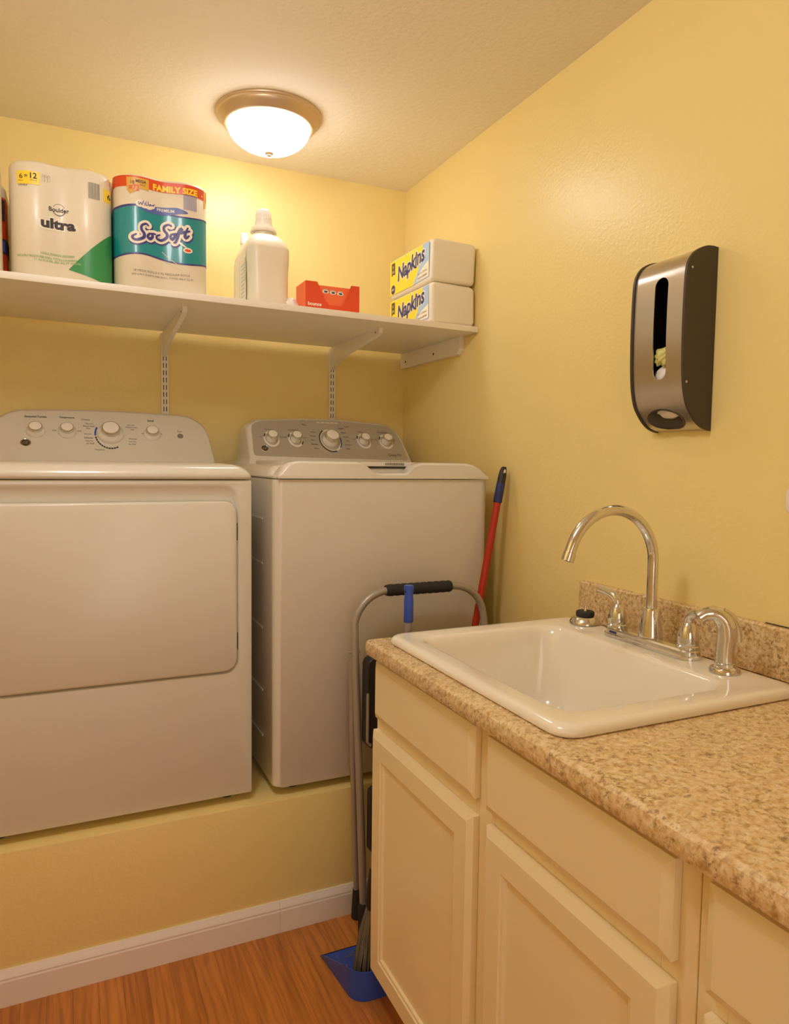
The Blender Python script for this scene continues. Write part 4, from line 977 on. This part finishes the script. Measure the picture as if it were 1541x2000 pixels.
for s in (0, 1):
    X = lambda x: (XA+XB-x) if s else x
    bm = new(); tube(bm, smooth_path([(X(-.551), yfr(.76)+.017, .77), (X(-.547), -.852, .55), (X(-.530), -.836, .25), (X(-.520), -.829, .05)], 5), .0092, 12); obj('rear_leg', bm, 'greytube', t, ang=60)
    bm = new(); lathe(bm, [(.0165, 0), (.0165, .01), (.0135, .075), (.0125, .088), (.009, .089)], (X(-.519), -.8285, .0), n=18); obj('rubber_foot', bm, 'rubber', t)
    bm = new(); tube(bm, [(X(-.532), yfr(.0), .0), (X(-.532), yfr(.02), .02), (X(-.533), yfr(.085), .085), (X(-.533), yfr(.095), .095)], [.0175, .0172, .0150, .0125], 18); obj('rubber_foot', bm, 'rubber', t)
    bm = new(); tube(bm, [(X(-.566), yfr(.80), .80), (X(-.532), yfr(.80)+.002, .80)], .0035, 10); obj('rivet', bm, 'greytube', t)
bm = new(); loft(bm, [rr_y(XA+.016, XB-.016, .545, .792, .02, -.930, 6), rr_y(XA+.013, XB-.013, .542, .795, .022, -.926, 6), rr_y(XA+.013, XB-.013, .542, .795, .022, -.892, 6), rr_y(XA+.016, XB-.016, .545, .792, .02, -.888, 6)]); pf_ = obj('platform', bm, 'blackplastic', t, ang=40)
bm = new(); tube(bm, [(XA+.012, -.934, .70), (XA+.012, -.934, .565), (XA+.022, -.934, .555)], .004, 8); obj('platform_bracket', bm, 'greytube', pf_)
bm = new(); loft(bm, [rr_y(XA+.024, XB-.024, .25, .43, .015, -.938, 6), rr_y(XA+.022, XB-.022, .248, .432, .016, -.935, 6), rr_y(XA+.022, XB-.022, .248, .432, .016, -.913, 6)]); obj('tread', bm, 'blackplastic', t, ang=40)

# ------------------------------------------------------------------ upright dustpan and its broom
t = thing('dustpan', 'blue dustpan with an upright grey handle, on the wooden floor beside the cabinet', 'dustpan', (-.535, -1.05, 0))
bm = new()
def pan(d, zf):
    """open box: lip towards the ledge, walls rising to the back"""
    pts = []
    xa, xb, ya, yb, r = -.674+d, -.396-d, -.948, -1.150+d, .05-d
    pts.append((xa, ya, zf(ya)))
    for k in range(1, 6): y = ya+(yb+r-ya)*k/6; pts.append((xa+.016*k/6, y, zf(y)))
    for k in range(0, 9):
        a = PI+PI/2*k/8; pts.append((xa+.016+r+r*math.cos(a), yb+r+r*math.sin(a), zf(yb)))
    for k in range(1, 6): x = xa+.016+r+(xb-xa-.032-2*r)*k/6; pts.append((x, yb, zf(yb)))
    for k in range(0, 9):
        a = -PI/2+PI/2*k/8; pts.append((xb-.016-r+r*math.cos(a), yb+r+r*math.sin(a), zf(yb)))
    for k in range(5, 0, -1): y = ya+(yb+r-ya)*k/6; pts.append((xb-.016*k/6, y, zf(y)))
    pts.append((xb, ya, zf(ya))); return pts
wall_h = lambda y: .006+.072*max(0, min(1, (-.948-y)/.17))**.85
outer_lo = pan(.004, lambda y: .0012); outer_hi = pan(0, wall_h); inner_hi = pan(.0035, wall_h); inner_lo = pan(.010, lambda y: .0042)
loft(bm, [outer_lo, outer_hi, inner_hi, inner_lo], cap0=True, cap1=True); obj('pan', bm, 'blue', t, ang=50)
hx, hy = -.512, -1.128
bm = new(); box(bm, hx-.022, hx+.022, -1.147, -1.118, .05, .10, .005, 2); tube(bm, [(hx, -1.13, .09), (hx, -1.129, .17)], [.016, .0125], 16); obj('handle_socket', bm, 'blue', t, ang=40)
bm = new(); tube(bm, [(hx, -1.129, .12), (hx+.004, -1.121, .985)], .0098, 16); obj('handle', bm, 'bluetube', t, ang=60)
hx2 = hx+.004
bm = new(); tube(bm, [(hx2, -1.121, .935), (hx2, -1.121, .937), (hx2, -1.121, .990), (hx2, -1.121, .997), (hx2, -1.121, 1.008), (hx2, -1.121, 1.020), (hx2, -1.121, 1.026)], [.0115, .0122, .0120, .0108, .0104, .0122, .0112], 18); gg = obj('grip', bm, 'blue', t, ang=50)
bm = new(); lathe(bm, [(.0045, -.0120), (.0045, .0120)], (hx2, -1.121, 1.012), (1, 0, 0), 12); obj('hanging_hole', bm, 'navy', gg)

t = thing('hand_broom', 'grey bristled broom standing in the blue dustpan, mostly hidden by the cabinet door', 'broom', (-.595, -1.085, .0045))
bm = new(); random.seed(11)
for i in range(260):
    a = random.random()*2*PI; q = math.sqrt(random.random())
    b0 = Vector((-.590+.062*q*math.cos(a)*.62, -1.070+.040*q*math.sin(a), .0065+.003*random.random())); b1 = Vector((-.572+.018*q*math.cos(a), -1.075+.014*q*math.sin(a), .205))
    mid = (b0+b1)/2+Vector((random.uniform(-.004, .004), random.uniform(-.004, .004), .01)); tube(bm, [b1, mid, b0], [.0016, .0017, .0013], 4)
o = obj('bristles', bm, 'bristle', t); o['kind'] = 'stuff'
bm = new()
for k in range(5):
    a = 2.2+.5*k; tube(bm, smooth_path([(-.600, -1.06, .06), (-.618+.01*k, -1.03+.008*k, .045), (-.640+.018*k, -.995+.004*k, .010)], 4), .0007, 4)
o = obj('stray_bristles', bm, 'bristle', t); o['kind'] = 'stuff'
bm = new(); lathe(bm, [(.020, 0), (.023, .02), (.017, .075), (.0125, .10)], (-.572, -1.075, .19), n=20); obj('ferrule', bm, 'blackplastic', t)
bm = new(); tube(bm, [(-.572, -1.075, .27), (-.545, -1.085, .84)], .0098, 14); obj('handle', bm, 'bluetube', t, ang=60)
